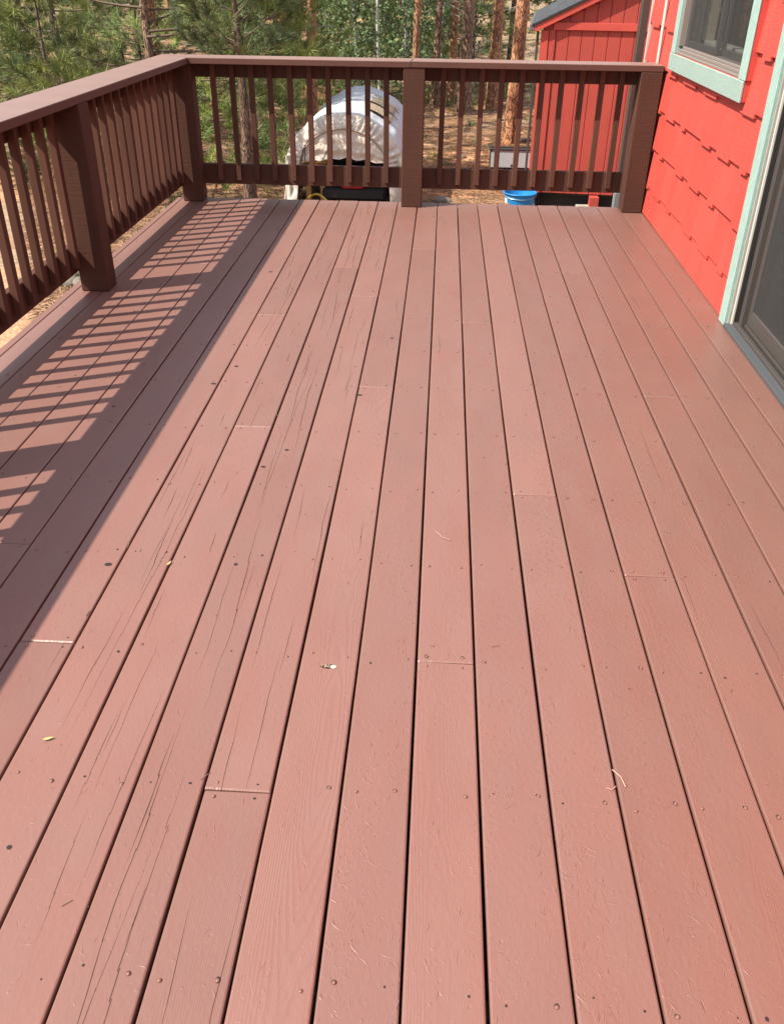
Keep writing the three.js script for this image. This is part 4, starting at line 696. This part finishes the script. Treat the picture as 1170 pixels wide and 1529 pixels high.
// young bushy pines of the understorey
const Y = [[-6.9, -16.5, 4.2, 1.3], [-8.6, -17.5, 4.6, 1.4], [-10.4, -21, 5.2, 1.6], [-7.6, -24, 5.5, 1.7], [-5.0, -22.5, 4.6, 1.5], [-12.5, -26, 6, 1.8], [-9.4, -28, 6, 1.8], [-6.0, -31, 6, 1.8], [-15, -30, 7, 2], [-3.9, -31, 5.5, 1.6], [-11.5, -34, 7, 2], [0.95, -33, 5.0, 1.3], [-1.2, -35, 6, 1.8], [-13, -19.5, 4.6, 1.5]];
const YL = ['bushy young pine just left of the bright needle tufts', 'bushy young pine above the left handrail, behind the first slats', 'bushy young pine beside the slim grey trunk at left', 'young pine in the shade behind the reddish trunk', 'young pine between the bright tufts and the cream shelter', 'tall bushy young pine at the far left behind the dark trunk', 'young pine deep in the left woods behind the slim trunks', 'young pine behind the pale orange trunk over the left corner', 'tall young pine filling the far top left corner', 'young pine left of the leaning orange trunk', 'dark young pine deep in the woods at upper left', 'young pine between the furrowed trunk and the tan trunk', 'young pine in the thicket right of the white trunked aspen', 'low bushy young pine at the left edge, nearest of the left group'];
Y.forEach(([x, z, h, R], i) => pine({ name: 'young_pine', x, z, h, rad: 0.05, base: 0.06, R, branches: 46, dens: 1.25, tuft: 1.05, bark: barkGrey, tint: i % 3 ? [1.1, 1.12, 0.95] : [1.3, 1.2, 0.9], seed: 500 + i * 11, label: YL[i], group: 'young pines of the undergrowth' }));
// aspens in the middle
[[-2.55, -28, 7.5, 1.5], [-1.75, -27, 8, 1.6], [-1.1, -30, 8, 1.7], [-2.2, -33, 8.5, 1.8], [-3.2, -34, 8, 1.7], [-0.2, -34, 8, 1.7], [-1.4, -38, 9, 2]].forEach(([x, z, h, R], i) => aspen({ x, z, h, R, base: 0.06, n: 400, seed: 40 + i, rad: 0.06, tint: i % 2 ? [1, 1.1, 1] : [1.2, 1.25, 1.05], label: i === 1 ? 'leafy aspen with a thin white trunk above the cream shelter' : 'light green aspen in the thicket above the cream shelter', group: i === 1 ? undefined : 'aspens of the middle thicket' }));
// trees of the hill behind
{
  const r = rng(31); let i = 0;
  for (let d = 38; d < 105; d += 7.5) { const w = d * 0.56, n = Math.round(w / 3.1); for (let k = 0; k < n; k++) { const x = -w * 0.82 + (k + r()) * w * 1.25 / n, z = -d - r() * 5; if (d < 46 && x > 1 && x < 4.5 && r() < 0.6) continue; pine({ name: 'hillside_pine', x, z, h: 9 + r() * 6, rad: 0.13 + r() * 0.08, base: r() < 0.5 ? 0.08 : 0.3, R: 1.7 + r() * 0.8, branches: 26, dens: 0.75, tuft: 1.7, mass: 1, dead: 2, bark: [barkOrange, barkBrown, barkGrey][Math.floor(r() * 3)], tint: [0.95 + r() * 0.3, 1 + r() * 0.15, 1], seed: 900 + i++ * 7, label: 'distant pine standing on the wooded hillside behind everything', group: 'pines of the far hillside' }); } }
}

// ---------------------------------------------------------------- ground cover and loose things
{
  const r = rng(55), grass = [], tw = [];
  const gg = (() => { const q = rng(3), P = []; for (let i = 0; i < 16; i++) { const a = q() * 6.28, l = 0.12 + q() * 0.16, b = V(Math.cos(a) * 0.05 * q(), 0, Math.sin(a) * 0.05 * q()), s = V(-Math.sin(a), 0, Math.cos(a)).multiplyScalar(0.004), tip = b.clone().add(V(Math.cos(a) * l * 0.5, l, Math.sin(a) * l * 0.5)); P.push(b.x - s.x, 0, b.z - s.z, b.x + s.x, 0, b.z + s.z, tip.x, tip.y, tip.z); } const g = new THREE.BufferGeometry(); g.setAttribute('position', new THREE.Float32BufferAttribute(P, 3)); g.computeVertexNormals(); return g; })();
  const put = (x, z, k, c) => ({ m: new THREE.Matrix4().compose(V(x, gy(x, z) - 0.005, z), new THREE.Quaternion().setFromAxisAngle(UP, r() * 6.28), V(k, k, k)), c });
  for (let i = 0; i < 26000; i++) { const z = -9 - Math.pow(r(), 0.8) * 42, w = -z * 0.5, x = -w * 0.95 + r() * w * 1.4, den = noise(x * 0.45, z * 0.45, 80); const lim = -z < 20 ? 0.66 : 0.42; if (den < lim || r() < (z > -25 ? 0.96 : 0.6) || (x > -2.7 && x < 3.5 && z > -19)) continue; const b = 0.6 + r() * 0.7, dry = r() < 0.4; grass.push(put(x, z, 0.7 + r() * 0.9, new THREE.Color().setRGB(b * (dry ? 2.6 : 1), b * (dry ? 1.7 : 1.15), b * (dry ? 1.2 : 0.8)))); }
  const gm = instanced('grass', gg, mat(lin(0.1, 0.15, 0.05), 0.85), grass, scene); gm.userData = { kind: 'stuff', label: 'thin tufts of grass scattered over the forest floor', category: 'grass' };
  const lg = (() => { const q = rng(4), G = []; for (let i = 0; i < 9; i++) { const b = new THREE.BoxGeometry(0.1 + q() * 0.1, 0.004, 0.005); b.rotateY(q() * 3.14); b.translate((q() - 0.5) * 0.2, 0.012 + q() * 0.012, (q() - 0.5) * 0.2); G.push(b); } return merge(G); })();
  for (let i = 0; i < 16000; i++) { const z = -8.5 - r() * 22, w = -z * 0.5, x = -w * 0.95 + r() * w * 1.4, b = 0.5 + r() * 0.9; tw.push(put(x, z, 0.7 + r() * 0.8, new THREE.Color().setRGB(b, b * 0.85, b * 0.7))); }
  const lm = instanced('pine_litter', lg, mat(lin(0.3, 0.2, 0.13), 0.9), tw, scene); lm.userData = { kind: 'stuff', label: 'fallen pine needles and twigs over the soil', category: 'litter' };
  // stones
  const stone = (x, z, s, label, group, name = 'stone') => { const g = new THREE.IcosahedronGeometry(1, 2), p = g.attributes.position, sd = Math.floor(r() * 999); for (let i = 0; i < p.count; i++) { const v = V(p.getX(i), p.getY(i), p.getZ(i)), k = 0.8 + 0.4 * noise(v.x * 1.6 + 5, v.y * 1.6 + v.z * 1.3 + 5, sd); p.setXYZ(i, v.x * k * s, v.y * k * s * 0.62, v.z * k * s * 0.85); } g.computeVertexNormals(); const t = mesh(numbered(name), g, mat(lin(0.2, 0.165, 0.13), 0.9, roughM, 0.004)); t.position.set(x, gy(x, z) + s * 0.25, z); t.userData = { label, category: 'stone' }; if (group) t.userData.group = group; return t; };
  stone(0.55, -18.4, 0.16, 'pale flat stone on the dirt left of the grey cart'); stone(0.45, -20.6, 0.11, 'small pale stone in the shade behind the flat stone'); stone(2.1, -20.4, 0.12, 'orange tan stone behind the grey cart beside the shed');
  for (let i = 0; i < 9; i++) stone(-4.75 + (i % 4) * 0.24 + r() * 0.1, -10.55 - Math.floor(i / 4) * 0.28, 0.1 + r() * 0.06, 'rounded stone in the heap seen under the left railing', 'stones heaped under the left railing');
  stone(0.08, -15.3, 0.13, 'dark stone at the right foot of the cream shelter');
  const br = (pts, rad, label) => { const m = mesh(numbered('fallen_branch'), tube(pts.map(([x, z, h]) => V(x, gy(x, z) + h, z)), rad, 6, true, 0.1, 4), deadWood); m.userData = { label, category: 'branch' }; };
  br([[1.9, -22.6, 0.05], [2.15, -22.2, 0.08], [2.5, -21.9, 0.05]], [0.05, 0.045, 0.02], 'bleached fallen branch on the ground between orange trunk and shed');
  br([[-3.6, -18.5, 0.05], [-3.0, -18.2, 0.12], [-2.4, -18.3, 0.08], [-1.9, -18.7, 0.03]], [0.06, 0.07, 0.05, 0.02], 'dark fallen branch lying left of the cream shelter');
  // things lying on the boards
  const leaf = (x, z, s, turn, label) => { const sh = new THREE.Shape(); sh.moveTo(-s, 0); sh.quadraticCurveTo(-s * 0.2, s * 0.6, s, 0); sh.quadraticCurveTo(-s * 0.2, -s * 0.5, -s, 0); const g = new THREE.ExtrudeGeometry(sh, { depth: 0.0008, bevelEnabled: false, curveSegments: 6 }); g.rotateX(-Math.PI / 2 + 0.12); const p = g.attributes.position; for (let i = 0; i < p.count; i++) p.setY(i, p.getY(i) + 0.3 * Math.abs(p.getZ(i)) + 2 * p.getX(i) ** 2 / s * 0.1); g.computeVertexNormals(); const m = mesh(numbered('fallen_leaf'), g, mat(lin(0.45, 0.33, 0.12), 0.7)); m.position.set(x, 0.0035, z); m.rotation.y = turn; m.userData = { label, category: 'leaf' }; };
  leaf(-0.804, -1.305, 0.012, 0.4, 'small yellow leaf on the near left deck boards'); leaf(-0.719, -1.976, 0.012, 1.2, 'yellow leaf scrap lodged in the gap between two deck boards');
  const ndl = (pts, rad, label, c) => { const m = mesh(numbered('pine_needle'), tube(pts.map(([x, z]) => V(x, 0.0028, z)), pts.map(() => rad), 5), mat(c, 0.7)); m.userData = { label, category: 'needle' }; };
  ndl([[0.04, -2.2], [0.06, -2.17], [0.085, -2.155]], 0.0012, 'curved dry pine needle on the middle deck boards', lin(0.3, 0.19, 0.14));
  ndl([[0.43, -1.3], [0.445, -1.28], [0.45, -1.255]], 0.0014, 'short pale curl of bark on the right deck boards', lin(0.4, 0.25, 0.2)); ndl([[0.41, -1.25], [0.42, -1.245], [0.43, -1.255]], 0.0012, 'small crescent flake left of the pale bark curl', lin(0.35, 0.2, 0.16));
}
{
  const r = rng(88), G = [];
  for (let i = 0; i < 150; i++) { const x = -1.6 + r() * 2.9, z = -0.5 - r() * 5.8, g = r() < 0.6 ? new THREE.TetrahedronGeometry(0.0012 + r() * 0.0014) : new THREE.BoxGeometry(0.008 + r() * 0.02, 0.001, 0.001); g.deleteAttribute('uv'); g.deleteAttribute('normal'); g.rotateY(r() * 6.28); g.translate(x, 0.0022, z); const q = g.index ? g.toNonIndexed() : g; q.computeVertexNormals(); G.push(q); }
  const m = mesh('deck_crumbs', mergeGeometries(G), mat(lin(0.16, 0.1, 0.07), 0.9)); m.userData = { kind: 'stuff', label: 'tiny crumbs of bark and needle scattered on the deck boards', category: 'debris' };
}
renderer.render(scene, camera);
